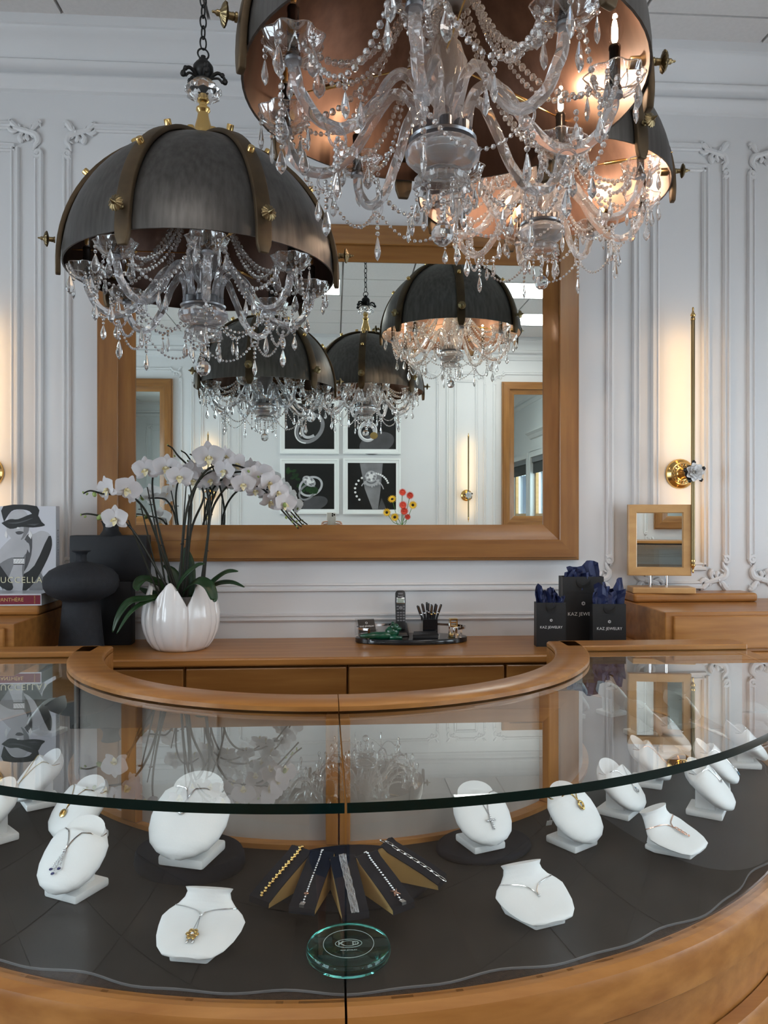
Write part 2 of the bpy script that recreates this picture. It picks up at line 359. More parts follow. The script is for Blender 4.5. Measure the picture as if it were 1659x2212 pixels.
for sx in (1,-1):
    for sz in (1,-1):
        m_=MB(); m_.v=[(x*sx,y,z*sz) for x,y,z in _orn.v]; m_.f=list(_orn.f); m_.m=list(_orn.m)
        ORN[(sx,sz)]=m_.mesh('corner ornament',M['trim'],True)
def orn(par,side,x,z,sx,sz):
    put('corner_ornament',ORN[(sx,sz)],par,(x,(WF if side==1 else WB)-side*.006,z))
def panel(par,side,x0,x1,z0,z1,inner=None,ends=(1,1)):
    g=.10
    if ends[0]:
        mold(par,side,(x0,z0+g),(x0,z1-g)); orn(par,side,x0+.005,z1-.02,-1,1); orn(par,side,x0+.005,z0+.02,-1,-1)
    if ends[1]:
        mold(par,side,(x1,z1-g),(x1,z0+g)); orn(par,side,x1-.005,z1-.02,1,1); orn(par,side,x1-.005,z0+.02,1,-1)
    if x1-x0>.25:
        mold(par,side,(x0+g*ends[0],z1),(x1-g*ends[1],z1)); mold(par,side,(x1-g*ends[1],z0),(x0+g*ends[0],z0))
    if inner:
        a,b,c,d=inner
        mold(par,side,(a,c),(a,d)); mold(par,side,(a,d),(b,d)); mold(par,side,(b,d),(b,c)); mold(par,side,(b,c),(a,c))
ZT,ZB,ZI,ZJ=H+1.425,H-.272,H+1.345,H-.20
for par,side in ((wall_front,1),(wall_back,-1)):
    if side==1: c0,c1,n0,n1,i0,i1=-.98,1.059,1.163,1.523,1.239,1.439; l0,l1,j0,j1=-1.441,-1.081,-1.365,-1.165; r2,l2=1.623,-1.541
    else: c0,c1,n0,n1,i0,i1=-.926,1.037,1.136,1.514,1.216,1.429; l0,l1,j0,j1=-1.383,-1.035,-1.293,-1.112; r2,l2=1.609,-1.495
    panel(par,side,c0,c1,ZB,ZT); panel(par,side,n0,n1,ZB,ZT,(i0,i1,ZJ,ZI)); panel(par,side,l0,l1,ZB,ZT,(j0,j1,ZJ,ZI))
    panel(par,side,r2,WR-.05,ZB,ZT,None,(1,0)); panel(par,side,WL+.9,l2,ZB,ZT,None); panel(par,side,WL+.35,WL+.8,ZB,ZT,(WL+.43,WL+.72,ZJ,ZI))
    mold(par,side,(WL,H-.384),(WR,H-.384))
    for nm,hh in (('baseboard_front' if side==1 else 'baseboard_back',.14),):
        struct(put(nm,MB().box((WL,(WF-.015) if side==1 else WB,0),(WR,WF if side==1 else WB+.015,hh)).mesh(nm,M['trim'])))
# windows with panes, sashes, shades, blind slats
wn=0
for side,wins,x in ((1,RW,WR),(-1,LW,WL)):
    for a,b,z0,z1 in wins:
        wn+=1; f=MB(); xi=x-side*.02; xo=x+side*.02
        def bx(y0,y1,za,zb,xa=None,xb=None):
            q=sorted((xi if xa is None else xa,xo if xb is None else xb)); f.box((q[0],y0,za),(q[1],y1,zb))
        bx(a-.08,a+.0,z0-.08,z1+.08); bx(b,b+.08,z0-.08,z1+.08); bx(a,b,z1,z1+.08); bx(a,b,z0-.08,z0)
        ww=struct(put('window_%d'%wn,f.mesh('window',M['trim'],bevel=.004,seg=1)))
        s=MB(); xs=x+side*.07
        for y0,y1,za,zb in ((a,a+.04,z0,z1),(b-.04,b,z0,z1),(a+.04,b-.04,z0,z0+.05),(a+.04,b-.04,z1-.05,z1),(a+.04,b-.04,H-.02,H+.02)): s.box((xs-.02,y0,za),(xs+.02,y1,zb))
        put('sash',s.mesh('sash',M['woodl'] if side==1 else M['trim']),ww)
        put('pane',MB().box((xs-.003,a+.04,z0+.05),(xs+.003,b-.04,z1-.05)).mesh('pane',M['wpane']),ww)
        if side==1:
            put('roller_shade',MB().box((x+.02,a,z1-.22),(x+.03,b,z1-.06)).mesh('shade',M['shade']),ww)
            put('shade_cassette',MB().box((x+.0,a,z1-.07),(x+.045,b,z1)).mesh('cass',M['key']),ww)
            sm=MB().box((-.004,-.03,z0+.02),(.004,.03,z1-.2)).mesh('slat',M['slat']); n=6
            for k in range(n): put('blind_slat',sm,ww,(x+.14,a+.06+(b-a-.12)*k/(n-1),0),(0,0,R(35)))
        ld=bpy.data.lights.new('window daylight','AREA'); ld.shape='RECTANGLE'; ld.size=b-a; ld.size_y=z1-z0; ld.cycles.is_portal=True
        lo=put('window_portal',ld,None,(x+side*.2,(a+b)/2,(z0+z1)/2),(0,R(90)*side,0))
        lo['kind']='helper'
# overdoor cornice on the right wall
struct(put('trim_5',MB().sweep([(0,H+1.05),(.02,H+1.06),(.05,H+1.10),(.09,H+1.13),(.09,H+1.15),(0,H+1.15)],[(lambda d,z,y=y:(WR-d,y,z)) for y in (-.1,1.12)]).mesh('c',M['trim'])))
# ================================================================ BIG MIRROR AND REAR MIRRORS
def framed(name,x0,x1,z0,z1,Y,side,wo,wi,label,cat,dep=.05,wood='woodx'):
    """two-step wooden frame round a mirror; outer size x0..x1,z0..z1, outer band wo, inner band wi"""
    e=empty(name,((x0+x1)/2,Y,(z0+z1)/2),label,cat); hx,hz=(x1-x0)/2,(z1-z0)/2; s=-side
    # profile across the frame: (inward distance, depth off the wall)
    pr=[(0,0),(0,dep*.72),(.004,dep*.8),(.010,dep*.8),(.012,dep),(wo-.003,dep),(wo,dep*.95),(wo,dep*.70),(wo+.004,dep*.68),(wo+wi-.003,dep*.42),(wo+wi,dep*.38),(wo+wi,0)]
    for k,(ax,sg) in enumerate((('z',-1),('z',1),('x',-1),('x',1))):
        fr=[]
        for t in (-1,1):
            def f(d,h,t=t,ax=ax,sg=sg):
                if ax=='z': return (t*(hx-d),s*h,sg*(hz-d))
                return (sg*(hx-d),s*h,t*(hz-d))
            fr.append(f)
        put('frame_rail',MB().sweep(pr,fr).mesh('rail',M['framex' if ax=='z' else 'framez'],True,angle=30),e)
    q=wo+wi; put('mirror_glass',MB().box((-hx+q,min(s*.012,s*.016),-hz+q),(hx-q,max(s*.012,s*.016),hz-q)).mesh('glass',M['mirror']),e)
    return e
framed('wall_mirror',-.861,.928,H-.171,H+1.082,WF,1,.078,.056,'large wood framed wall mirror hanging behind the back counter','mirror')
framed('rear_mirror',1.68,2.70,H-.135,H+1.334,WB,-1,.075,.05,'narrow wood framed mirror reflected at right edge of the big mirror','mirror')
framed('rear_mirror',-2.62,-1.568,H-.135,H+1.326,WB,-1,.075,.05,'narrow wood framed mirror reflected at left edge of the big mirror','mirror')
# four jewellery photographs on the rear wall
def ring_print(e,kind,hx,hz):
    """flat printed ring photograph: thin shapes lying on the print (seen from +Y)"""
    mats=[M['ink'],M['g3'],M['g5'],M['g7'],M['white'],M['gold'],M['leaf']]; mb=MB(); y=[.0142]
    def poly(p,mi): y[0]+=.0002; mb.add([(a*hx,y[0],b*hz) for a,b in p],[tuple(range(len(p)))],mi)
    def ell(cx,cz,rx,rz,rot,mi,a0=0,a1=2*pi,n=28):
        poly([(cx+rx*cos(t)*cos(rot)-rz*sin(t)*sin(rot),cz+rx*cos(t)*sin(rot)+rz*sin(t)*cos(rot)) for t in arc(a0,a1,n)][:n if a1-a0>6 else n+1],mi)
    def band(cx,cz,rx,rz,rot,wd,mi,a0=0,a1=2*pi,n=32):
        y[0]+=.0002; v=[];f=[]
        for k,t in enumerate(arc(a0,a1,n)):
            for q in (0,1):
                X=(rx-wd*q)*cos(t); Z=(rz-wd*q)*sin(t); v.append(((cx+X*cos(rot)-Z*sin(rot))*hx,y[0],(cz+X*sin(rot)+Z*cos(rot))*hz))
        for k in range(n): f.append((2*k,2*k+1,2*k+3,2*k+2))
        mb.add(v,f,mi)
    def gem(cx,cz,r,rz,rot):
        ell(cx,cz,r,rz,rot,3)
        for k in range(9):
            t=2*pi*k/9; ell(cx+.62*r*cos(t)*cos(rot)-.62*rz*sin(t)*sin(rot),cz+.62*r*cos(t)*sin(rot)+.62*rz*sin(t)*cos(rot),r*.22,rz*.16,t,4 if k%2 else 2,n=8)
        ell(cx,cz,r*.42,rz*.42,rot,4,n=10)
    if kind==0:
        band(0,-.1,.55,.72,R(-35),.16,2); band(0,-.1,.55,.72,R(-35),.05,4,2.5,5.2); band(.08,-.05,.38,.55,R(-35),.12,3,3.6,5.8); gem(.05,.42,.2,.24,0)
    elif kind==1:
        ell(.2,-.75,.75,.45,R(20),1); band(-.2,-.28,.38,.42,R(15),.14,3); band(-.16,-.2,.38,.42,R(15),.05,4); ell(.08,-.42,.16,.15,0,5); gem(-.15,.3,.22,.24,0)
    elif kind==2:
        for k in range(16): ell(-.95+.06*k+random.uniform(0,.2),.75-.09*k*.8+random.uniform(-.2,.3),.11,.07,random.uniform(0,3),6,n=8)
        ell(.2,-.75,.55,.3,.3,1); band(.05,0,.42,.52,R(-55),.09,3); band(-.1,-.25,.3,.42,R(-40),.08,2); gem(-.02,.22,.3,.2,R(-38)); ell(.22,-.18,.14,.17,0,6,n=6)
    else:
        poly([(-.5,.98),(.45,.98),(.35,-.2),(.25,-.98),(.02,-.98),(-.3,-.1)],2); poly([(.25,-.98),(.6,-.98),(.4,-.5)],1)
        for k in range(9):
            t=R(60+17*k); ell(.02+.62*cos(t+.5)-.1,-.15+.75*sin(t+.5)*.8,.05,.05,0,4,n=8)
            t=R(20+9*k); ell(.1+.6*cos(t),-.05+.6*sin(t),.045,.045,0,4,n=8)
        band(.0,-.3,.52,.62,0,.04,3,.3,2.6); band(-.02,.3,.34,.3,R(8),.1,3,3.3,6.1); gem(-.04,.42,.24,.25,0)
        for k in range(7): ell(-.3+.1*k,.02+.05*abs(3-k)**.8-.02,.035,.06,0,3,n=8)
    put('print',MB().box((-hx,.0125,-hz),(hx,.014,hz)).mesh('print',M['ink']),e)
    put('print_image',mb.mesh('image',mats),e)
PICS=[(-.529,.05,.605,1.149,'upper left'),(.091,.663,.607,1.163,'upper right'),(-.529,.05,.011,.554,'lower left'),(.091,.663,.007,.562,'lower right')]
PL=['framed photograph of a wide diamond ring standing on edge, upper left of four','framed photograph of a crossover diamond ring with yellow metal, upper right of four','framed photograph of a pear shaped diamond ring with green leaves, lower left of four','framed photograph of a round diamond halo ring on grey driftwood, lower right of four']
for k,(x0,x1,z0,z1,_) in enumerate(PICS):
    e=empty('framed_picture',((x0+x1)/2,WB,H+(z0+z1)/2),PL[k],'picture','ring photographs on the rear wall'); hx,hz=(x1-x0)/2,(z1-z0)/2
    for ax,sg in (('z',-1),('z',1),('x',-1),('x',1)):
        fr=[]
        for t in (-1,1):
            fr.append((lambda d,h,t=t,ax=ax,sg=sg:(t*(hx-d),h,sg*(hz-d)) if ax=='z' else (sg*(hx-d),h,t*(hz-d))))
        put('frame_rail',MB().sweep([(0,0),(0,.025),(.016,.025),(.018,.02),(.046,.018),(.048,0)],fr).mesh('rail',M['pframe'],True,angle=30),e)
    ring_print(e,k,hx-.046,hz-.046)
# ================================================================ SCONCES
def rose_mesh():
    mb=MB()
    for ring,(n,rad,ht,op,sz) in enumerate(((7,.020,.004,R(62),.022),(6,.013,.010,R(42),.019),(5,.007,.014,R(22),.016),(3,.003,.017,R(8),.012))):
        for k in range(n):
            a=2*pi*k/n+ring*.4
            mx=Matrix.Rotation(a,4,'Z')@Matrix.Translation((rad*.6,0,ht*.6))@Matrix.Rotation(op,4,'Y')
            def f(u,v):
                w=sin(pi*min(.92,.18+.74*v))*sz*.62; x=(u-.5)*2
                return (-.35*x*x*w+.25*sz*v*v, x*w, v*sz)
            mb.grid(f,6,5,mx=mx)
    return mb.mesh('rose',M['rosew'],True,angle=180)
ROSE=rose_mesh()
def sconce(x,zc,zt,zb,Y,side,label):
    """brass rod held off the wall by a rosette and barrel, porcelain rose on its front; a warm strip hides behind the rod"""
    e=empty('wall_sconce',(x,Y,zc),label,'wall lamp','brass rod wall sconces'); s=-side
    def rx(prof,n=28,y0=0,smooth=True): # lathe pointing off the wall
        return MB().lathe(prof,n,mx=Matrix.Rotation(R(90)*side,4,'X'))
    put('rosette',rx([(.058,0),(.058,.006),(.054,.012),(.046,.016),(.042,.022),(.03,.025),(.02,.028)]).mesh('ros',M['brass'],True),e)
    b=MB()
    for k in range(18):
        a=2*pi*k/18; b.tube([(.034*cos(a)+.0055*cos(t)*cos(a)-.0055*sin(t)*sin(a),s*.0275,.034*sin(a)+.0055*cos(t)*sin(a)+.0055*sin(t)*cos(a)) for t in arc(0,2*pi,8)[:-1]],.0016,5,True)
    put('lace_ring',b.mesh('lace',M['brassd'],True),e)
    put('barrel',rx([(.024,.024),(.024,.03),(.022,.032),(.022,.085),(.024,.088),(.02,.094)]).mesh('bar',M['brass'],True),e)
    c=MB()
    for k in range(9):
        a=2*pi*k/9; c.ball((.020*cos(a),s*(.098+.006*(k%2)),.020*sin(a)),.011,6,4,sc_=(1,.6,1))
    for k in range(5):
        a=2*pi*k/5+.4; px,pz=.037*cos(a),.037*sin(a); c.tube([(.018*cos(a),s*.112,.018*sin(a)),(px,s*.122,pz)],.003,5); c.lathe([(.002,-.003),(.009,0),(.0045,.004)],5,mx=Matrix.Translation((px,s*.124,pz))@Matrix.Rotation(R(90)*side,4,'X'))
    put('leaf_collar',c.mesh('collar',M['black']),e)
    put('porcelain_rose',ROSE,e,(0,s*.120,0),(R(90)*side,0,0),1.05)
    rt,rb=zt-zc,zb-zc; ry=s*.110
    put('rod',MB().lathe([(.0035,rb+.03),(.0072,rb+.034),(.0072,rt-.034),(.0035,rt-.03)],14,mx=Matrix.Translation((0,ry,0))).mesh('rod',M['brassd'],True),e)
    fin=[(.0085,0),(.0085,.006),(.005,.009),(.0042,.012),(.009,.017),(.0095,.02),(.005,.028),(.0028,.036),(.0036,.042),(.0036,.046),(.0008,.05)]
    fm=MB().lathe(fin,14).mesh('finial',M['brass'],True)
    put('finial',fm,e,(0,ry,rt-.046)); put('finial',fm,e,(0,ry,rb+.046),(R(180),0,0))
    L=(rt-rb-.12); put('light_strip',MB().box((-.004,ry-s*.009 if s<0 else ry-.012,rb+.06),(.004,ry-s*.0075 if s<0 else ry-.009,rt-.06)).mesh('strip',M['led']),e)
    ld=bpy.data.lights.new('strip','AREA'); ld.shape='RECTANGLE'; ld.size=.012; ld.size_y=L; ld.energy=.60; ld.color=(1,.57,.19)
    lo=put('strip_lamp',ld,e,(0,ry-s*.014,(rt+rb)/2),(R(90),0,0) if side==1 else (R(-90),0,0))
    return e
sconce(1.338,H+.159,H+.773,H-.129-.085,WF,1,'brass rod wall sconce with white porcelain rose right of the big mirror')
sconce(-1.262,H+.155,H+.773,H-.129-.085,WF,1,'brass wall sconce mostly cut off by left edge of the photo')
sconce(1.327,H+.196,H+.806,H-.068,WB,-1,'brass rod sconce reflected in the right half of the big mirror')
sconce(-1.214,H+.196,H+.803,H-.07,WB,-1,'brass rod sconce reflected behind the white orchids')
# ================================================================ CHANDELIERS
CH={}
def chmesh():
    # dome
    n=36; ro,hz=.337,.338
    def prof(r,h,m=20): return [(r*cos(a),h*sin(a)) for a in arc(0,R(86),m)]
    outer=prof(ro,hz); inner=prof(ro-.004,hz-.004)
    CH['dome']=MB().lathe(outer+[(.02,hz-.001)],72,cap=False).lathe([(ro,0),(ro-.004,0)],72,cap=False).mesh('dome',M['zinc'],True)
    CH['lining']=MB().lathe(inner+[(.0,hz-.003)],72,cap=False).mesh('lining',M['lining'],True)
    # strap along a meridian in the x>0 half plane, width along y
    P=[]
    for a in arc(R(-8),R(84),22):
        rr=(ro+.001)*cos(a) if a>0 else ro+.001; zz=(hz+.001)*sin(a) if a>0 else (ro)*a*.75
        P.append((rr,zz,a))
    v=[];f=[];wd=.0185;th=.012
    for i,(rr,zz,a) in enumerate(P):
        nx,nz=(cos(a),sin(a)) if a>0 else (1,0)
        w_=wd*(.55 if i==0 else .92 if i==1 else 1)
        v+=[(rr,-w_,zz),(rr,w_,zz),(rr+nx*th,w_,zz+nz*th),(rr+nx*th,-w_,zz+nz*th)]
    k=len(P)
    for i in range(k-1):
        for q in range(4): f.append((i*4+q,i*4+(q+1)%4,i*4+4+(q+1)%4,i*4+4+q))
    f+=[(3,2,1,0),((k-1)*4,(k-1)*4+1,(k-1)*4+2,(k-1)*4+3)]
    CH['strap']=MB().add(v,f).mesh('strap',M['bronze'],True,bevel=.0025,seg=2,angle=50)
    CH['bolt']=MB().lathe([(.0085,-.004),(.0085,.011),(.0075,.0125)],14).mesh('bolt',M['brass'],True)
    CH['boltin']=MB().lathe([(.010,0),(.010,.018),(.009,.0195)],14).mesh('bolt',M['brassd'],True)
    rib=lambda a,z:1+.07*cos(14*a)*(1 if .018<z<.036 else 0)
    CH['knob']=MB().lathe([(.010,0),(.010,.004),(.0075,.006),(.0085,.009),(.0075,.012),(.0075,.018),(.012,.0195),(.022,.0225),(.0235,.026),(.018,.031),(.009,.034),(.006,.037),(.0065,.041),(.004,.044),(.0025,.047),(.003,.050),(.0006,.0525)],56,mod=rib).mesh('knob',M['brassd'],True,angle=60)
    # hanging stem
    CH['stem']=MB().lathe([(.034,.352),(.034,.360),(.029,.364),(.027,.372),(.024,.378),(.0245,.384),(.022,.392),(.015,.415),(.0125,.428),(.017,.434),(.0165,.439),(.010,.443),(.0095,.450),(.014,.454),(.014,.461),(.010,.464),(.011,.475)],24).mesh('stem',M['brass'],True)
    sc8=lambda a,z:1+.10*cos(9*a)
    CH['collar']=MB().lathe([(.012,.458),(.030,.461),(.041,.470),(.040,.482),(.028,.495),(.022,.500)],36,mod=lambda a,z:1+(.10*cos(9*a) if .463<z<.49 else 0)).mesh('collar',M['cry'],True,angle=30)
    mb=MB().lathe([(.021,.499),(.021,.503),(.012,.505),(.020,.512),(.025,.522),(.024,.532),(.017,.541),(.011,.544),(.011,.548),(.006,.549),(.006,.556)],20)
    for k in range(5):
        a=2*pi*k/5; c,s=cos(a),sin(a)
        pts=smoothpath([(.016*c,.016*s,.508),(.034*c,.034*s,.519),(.047*c,.047*s,.512),(.054*c,.054*s,.500)],4); mb.tube(pts,[.005-.002*i/len(pts) for i in range(len(pts))],6)
        pts=smoothpath([(.018*c,.018*s,.505),(.036*c,.036*s,.507),(.046*c,.046*s,.497)],4); mb.tube(pts,.003,6)
        mb.ball((.052*c,.052*s,.500),.0075,6,4); mb.ball((.046*c,.046*s,.514),.006,6,4)
    CH['canopy']=mb.mesh('canopy',M['black'],True)
    def ring(rx,rz,r): return MB().tube([(rx*cos(t),0,rz*sin(t)) for t in arc(0,2*pi,16)[:-1]],r,6,True)
    CH['link']=ring(.0085,.0165,.0022).mesh('link',M['black'],True); CH['loop']=ring(.014,.014,.0024).mesh('loop',M['black'],True)
    # centre
    fl=lambda a,z:1+.06*cos(12*a+z*60)
    CH['column']=MB().lathe([(.012,-.075),(.016,-.06),(.022,-.05),(.016,-.038),(.014,-.02),(.026,.0),(.036,.03),(.04,.055),(.03,.085),(.018,.10),(.03,.108),(.034,.118),(.02,.124),(.015,.15)],48,mod=fl).mesh('column',M['cryarm'],True,angle=180)
    CH['rod']=MB().lathe([(.006,.15),(.006,.20),(.014,.205),(.014,.215),(.006,.22),(.006,.334)],12).mesh('rod',M['brassd'],True)
    CH['crown']=MB().lathe([(.02,.16),(.05,.165),(.058,.172),(.05,.178),(.02,.182)],24).mesh('crown',M['plate'],True)
    pl=MB().lathe([(.02,-.084),(.056,-.081),(.058,-.077),(.054,-.074),(.02,-.072)],32)
    for k in range(8):
        a=2*pi*(k)/8; pl.lathe([(.0115,-.074),(.0115,-.058),(.0095,-.056)],10,mx=Matrix.Translation((.041*cos(a),.041*sin(a),0)))
    CH['plate']=pl.mesh('plate',M['plate'],True)
    CH['rod2']=None
    cut=lambda a,z:1+.035*(abs(((a*8/pi+z*160)%2)-1)-.5)
    CH['bowl']=MB().lathe([(.05,-.084),(.060,-.090),(.0635,-.099),(.061,-.110),(.050,-.120),(.032,-.127),(.02,-.130)],48,mod=cut).mesh('bowl',M['crybowl'],True,angle=12)
    scl=lambda a,z:1+(.08*cos(10*a) if z<-.146 else .03*cos(10*a))
    CH['cup']=MB().lathe([(.016,-.128),(.040,-.133),(.047,-.142),(.044,-.150),(.048,-.160),(.044,-.160),(.040,-.150),(.042,-.142),(.036,-.137),(.012,-.134)],40,mod=scl).mesh('cup',M['cry'],True,angle=25)
    b=MB().ball((0,0,-.236),.0195,10,7); CH['ball']=b.mesh('ball',M['cry'])
    b=MB(); z=-.16
    for k in range(4): b.ball((0,0,-.166-.0125*k),.0052,7,4)
    b.ball((0,0,-.2135),.0045,7,4); CH['ballstring']=b.mesh('string',M['cryb'])
    # crystal drop, hooked at the origin
    d=MB().ball((0,0,-.006),.0052,7,4).ball((0,0,-.0175),.0046,7,4)
    dp=[(.0,-.0225),(.003,-.027),(.0062,-.036),(.0100,-.048),(.0105,-.055),(.0075,-.063),(.0,-.0705)]
    d.lathe(dp,8,mx=Matrix.Diagonal((1,.5,1,1)))
    CH['drop']=d.mesh('drop',M['cry'])
    d=MB()
    for k in range(3): d.ball((0,0,-.006-.0118*k),.0048,7,4)
    d.lathe([(r*.8,z-.012) for r,z in dp],8,mx=Matrix.Diagonal((1,.6,1,1))); CH['longdrop']=d.mesh('drop',M['cry'])
    # arm in the x,z plane
    A=smoothpath([(.041,0,-.072),(.043,0,-.035),(.056,0,.0),(.080,0,.012),(.105,0,-.006),(.135,0,-.052),(.170,0,-.094),(.207,0,-.112),(.243,0,-.103),(.268,0,-.075),(.279,0,-.045),(.281,0,-.028)],6)
    CH['arm']=MB().tube(A,.0098,10,twist=.16,mod=lambda i:1.0 if i%2 else .84).mesh('arm',M['cryarm'],True,angle=60)
    CH['armring']=MB().tube([(.205+.0155*cos(t),0,-.126+.0155*sin(t)) for t in arc(0,2*pi,18)[:-1]],.0024,6,True).mesh('ring',M['cryarm'],True)
    bs=lambda a,z:1+(.075*cos(8*a)*max(0,min(1,(z+.022)/.02)))
    CH['bobeche']=MB().lathe([(.006,-.030),(.014,-.030),(.030,-.024),(.042,-.012),(.047,.002),(.0455,.002),(.040,-.010),(.028,-.0215),(.012,-.0265),(.004,-.0265)],48,mod=bs).mesh('bobeche',M['dish'],True,angle=70)
    r=MB()
    for k in range(8):
        for sg in (1,-1):
            q=[(rr*cos(2*pi*k/8+sg*t),rr*sin(2*pi*k/8+sg*t),zz-.0012) for rr,zz,t in ((.022,-.0275,0),(.032,-.0225,.2),(.043,-.011,.42))]
            r.tube(q,.0011,4)
    r.tube([(.0465*bs(t,.002)*cos(t),.0465*bs(t,.002)*sin(t),.002) for t in arc(0,2*pi,48)[:-1]],.0012,5,True)
    CH['cuts']=r.mesh('cuts',M['cryb'],True)
    CH['socket']=MB().lathe([(.013,-.034),(.013,-.028),(.010,-.026)],16).mesh('socket',M['plate'],True)
    CH['sleeve']=MB().lathe([(.011,-.026),(.011,-.018),(.0088,-.015),(.0088,.040),(.0095,.042),(.0095,.048),(.008,.050)],16).mesh('sleeve',M['sleeve'],True)
    CH['bulb']=MB().lathe([(.007,.050),(.0095,.056),(.0138,.070),(.0135,.080),(.009,.095),(.004,.106),(.0008,.114)],16,cap=False).mesh('bulb',M['bulb'],True)
    fi=MB().lathe([(.0040,.056),(.0052,.060),(.0050,.078),(.0030,.090)],10)
    CH['filon']=fi.mesh('filament',M['fil'],True); CH['filoff']=fi.mesh('filament',M['filoff'],True)
    # bead strands (in the x,z plane) and swags between arms
    def strand(p,q,sag,step=.0125,r=.0056):
        p,q=Vector(p),Vector(q); N=60; P=[p.lerp(q,t)-Vector((0,0,sag*4*t*(1-t))) for t in arc(0,1,N)]
        b=MB(); acc=step*.5; L=0
        for i in range(N):
            s=(P[i+1]-P[i]).length; L+=s
            while acc<=L:
                c=P[i+1].lerp(P[i],(L-acc)/s); b.ball(c,r*(.8+.4*random.random()),7,4,mx=None); acc+=step
        b.tube(P[::4],.0006,4)
        return b.mesh('strand',M['cryb'])
    CH['strand']=strand((.052,.0,.168),(.243,.012,-.018),.055); CH['strand2']=strand((.054,.014,.168),(.250,-.02,-.02),.085,.0115,.0046)
    a=R(45); CH['swag']=strand((.283,.035,-.02),(.283*cos(a)+.035*sin(a),.283*sin(a)-.035*cos(a),-.02),.075,.0125,.0052)
    CH['swag2']=strand((.207,.0,-.125),(.207*cos(a),.207*sin(a),-.125),.055,.011,.0042)
    tr=MB().tube([(.03,0,.06),(.336,0,.06)],.0016,6); tr.lathe([(.0042,0),(.0048,.004),(.0048,.05),(.0042,.054)],10,mx=Matrix.Translation((.17,0,.06))@Matrix.Rotation(R(90),4,'Y')); tr.ball((.17,0,.06),.0055,8,5)
    CH['tie']=tr.mesh('tie',M['brass'],True)
chmesh()
def chandelier(x,y,rim,s0,a0,lit,label,energy):
    """x,y axis; rim height; s0 strap azimuth, a0 arm azimuth (degrees from -Y towards +X); lit = indices of lit candles"""
    e=empty('chandelier',(x,y,rim),label,'chandelier','domed crystal chandeliers')
    az=lambda d:R(d-90)
    put('dome',CH['dome'],e); put('dome_lining',CH['lining'],e)
    for k in range(7):
        r=az(s0+360/7*k); st=put('strap',CH['strap'],e,(0,0,0),(0,0,r))
        put('knob',CH['knob'],st,(.350,0,.046),(0,R(90),0),.74)
        put('inner_bolt',CH['boltin'],st,(.332,0,.046),(0,R(-90),0))
        for ph in (38,62,80):
            p=R(ph); put('bolt',CH['bolt'],st,((.350)*cos(p),0,(.373)*sin(p)*.942),(0,R(90)-p,0))
    for n in ('stem','collar','canopy','column','rod','crown','plate','bowl','cup','ball','ballstring'):
        nm={'collar':'crystal_collar','column':'crystal_column','rod':'centre_rod','crown':'bead_crown','plate':'arm_plate','bowl':'crystal_bowl','cup':'crystal_cup','ball':'crystal_ball','ballstring':'bead_string','canopy':'scroll_canopy'}.get(n,n)
        if n in ('stem','collar','canopy'): put(nm,CH[n],e,(0,0,.332-.352*1.15),(0,0,0),(1.06,1.06,1.15))
        else: put(nm,CH[n],e)
    ch=put('chain',CH['loop'],e,(0,0,.572),(0,0,R(20)))
    z=.572+.014+.014; k=0
    while rim+z+.018<CEIL+.03:
        put('chain_link',CH['link'],ch,(0,0,z-.572),(R(3)*(-1)**k,0,R(90*(k%2))+.3)); z+=.0272; k+=1
    for k in range(3): put('tie_rod',CH['tie'],e,(0,0,0),(0,0,az(a0+20+120*k)))
    for k in range(8):
        r=az(a0+45*k); am=put('arm',CH['arm'],e,(0,0,0),(0,0,r))
        put('arm_ring',CH['armring'],am); put('drop',CH['longdrop'],am,(.205,0,-.142))
        C=(.281,0,0)
        put('bobeche',CH['bobeche'],am,C); put('cut_rim',CH['cuts'],am,C); put('socket',CH['socket'],am,C); put('candle_sleeve',CH['sleeve'],am,C); put('bulb',CH['bulb'],am,C)
        on_=k in lit; put('filament',CH['filon' if on_ else 'filoff'],am,C)
        if on_:
            ld=bpy.data.lights.new('candle','POINT'); ld.energy=energy; ld.color=(1,.72,.50); ld.shadow_soft_size=.004
            ld.energy=energy*(.05 if (a0<0 and k==5) else 1); put('candle_light',ld,am,(.281,0,.100))
        for q in range(5):
            t=2*pi*q/5+.6; put('drop',CH['drop'],am,(.281+.043*cos(t),.043*sin(t),-.008),(0,0,t+random.uniform(0,3)),random.uniform(.82,1.0))
        put('bead_strand',CH['strand'],e,(0,0,0),(0,0,r)); put('bead_strand',CH['strand2'],e,(0,0,0),(0,0,r)); put('bead_swag',CH['swag'],e,(0,0,0),(0,0,r))
        put('bead_swag',CH['swag2'],e,(0,0,0),(0,0,r))
        t=r+R(22.5); put('drop',CH['drop'],e,(.235*cos(t),.235*sin(t),-.092),(0,0,t),.9)
        put('drop',CH['drop'],e,(.272*cos(t),.272*sin(t),-.186+.09),(0,0,t),.85)
    for k in range(7):
        t=2*pi*k/7+a0; put('drop',CH['drop' if k%2 else 'longdrop'],e,(.044*cos(t),.044*sin(t),-.155),(0,0,t),.78)
    return e
chandelier(-.3354,2.004,H+.6135,31.7,11.3,(),'unlit domed crystal chandelier hanging lowest, left of the others',0)
chandelier(.1842,1.2969,H+.712,31.7,-15.7,(2,3,5),'nearest domed crystal chandelier, cut off by the top edge, some candles lit',1.9)
chandelier(.5657,2.0683,H+.871,26.8,44.0,range(8),'fully lit domed crystal chandelier furthest right, partly behind the nearest one',2.5)
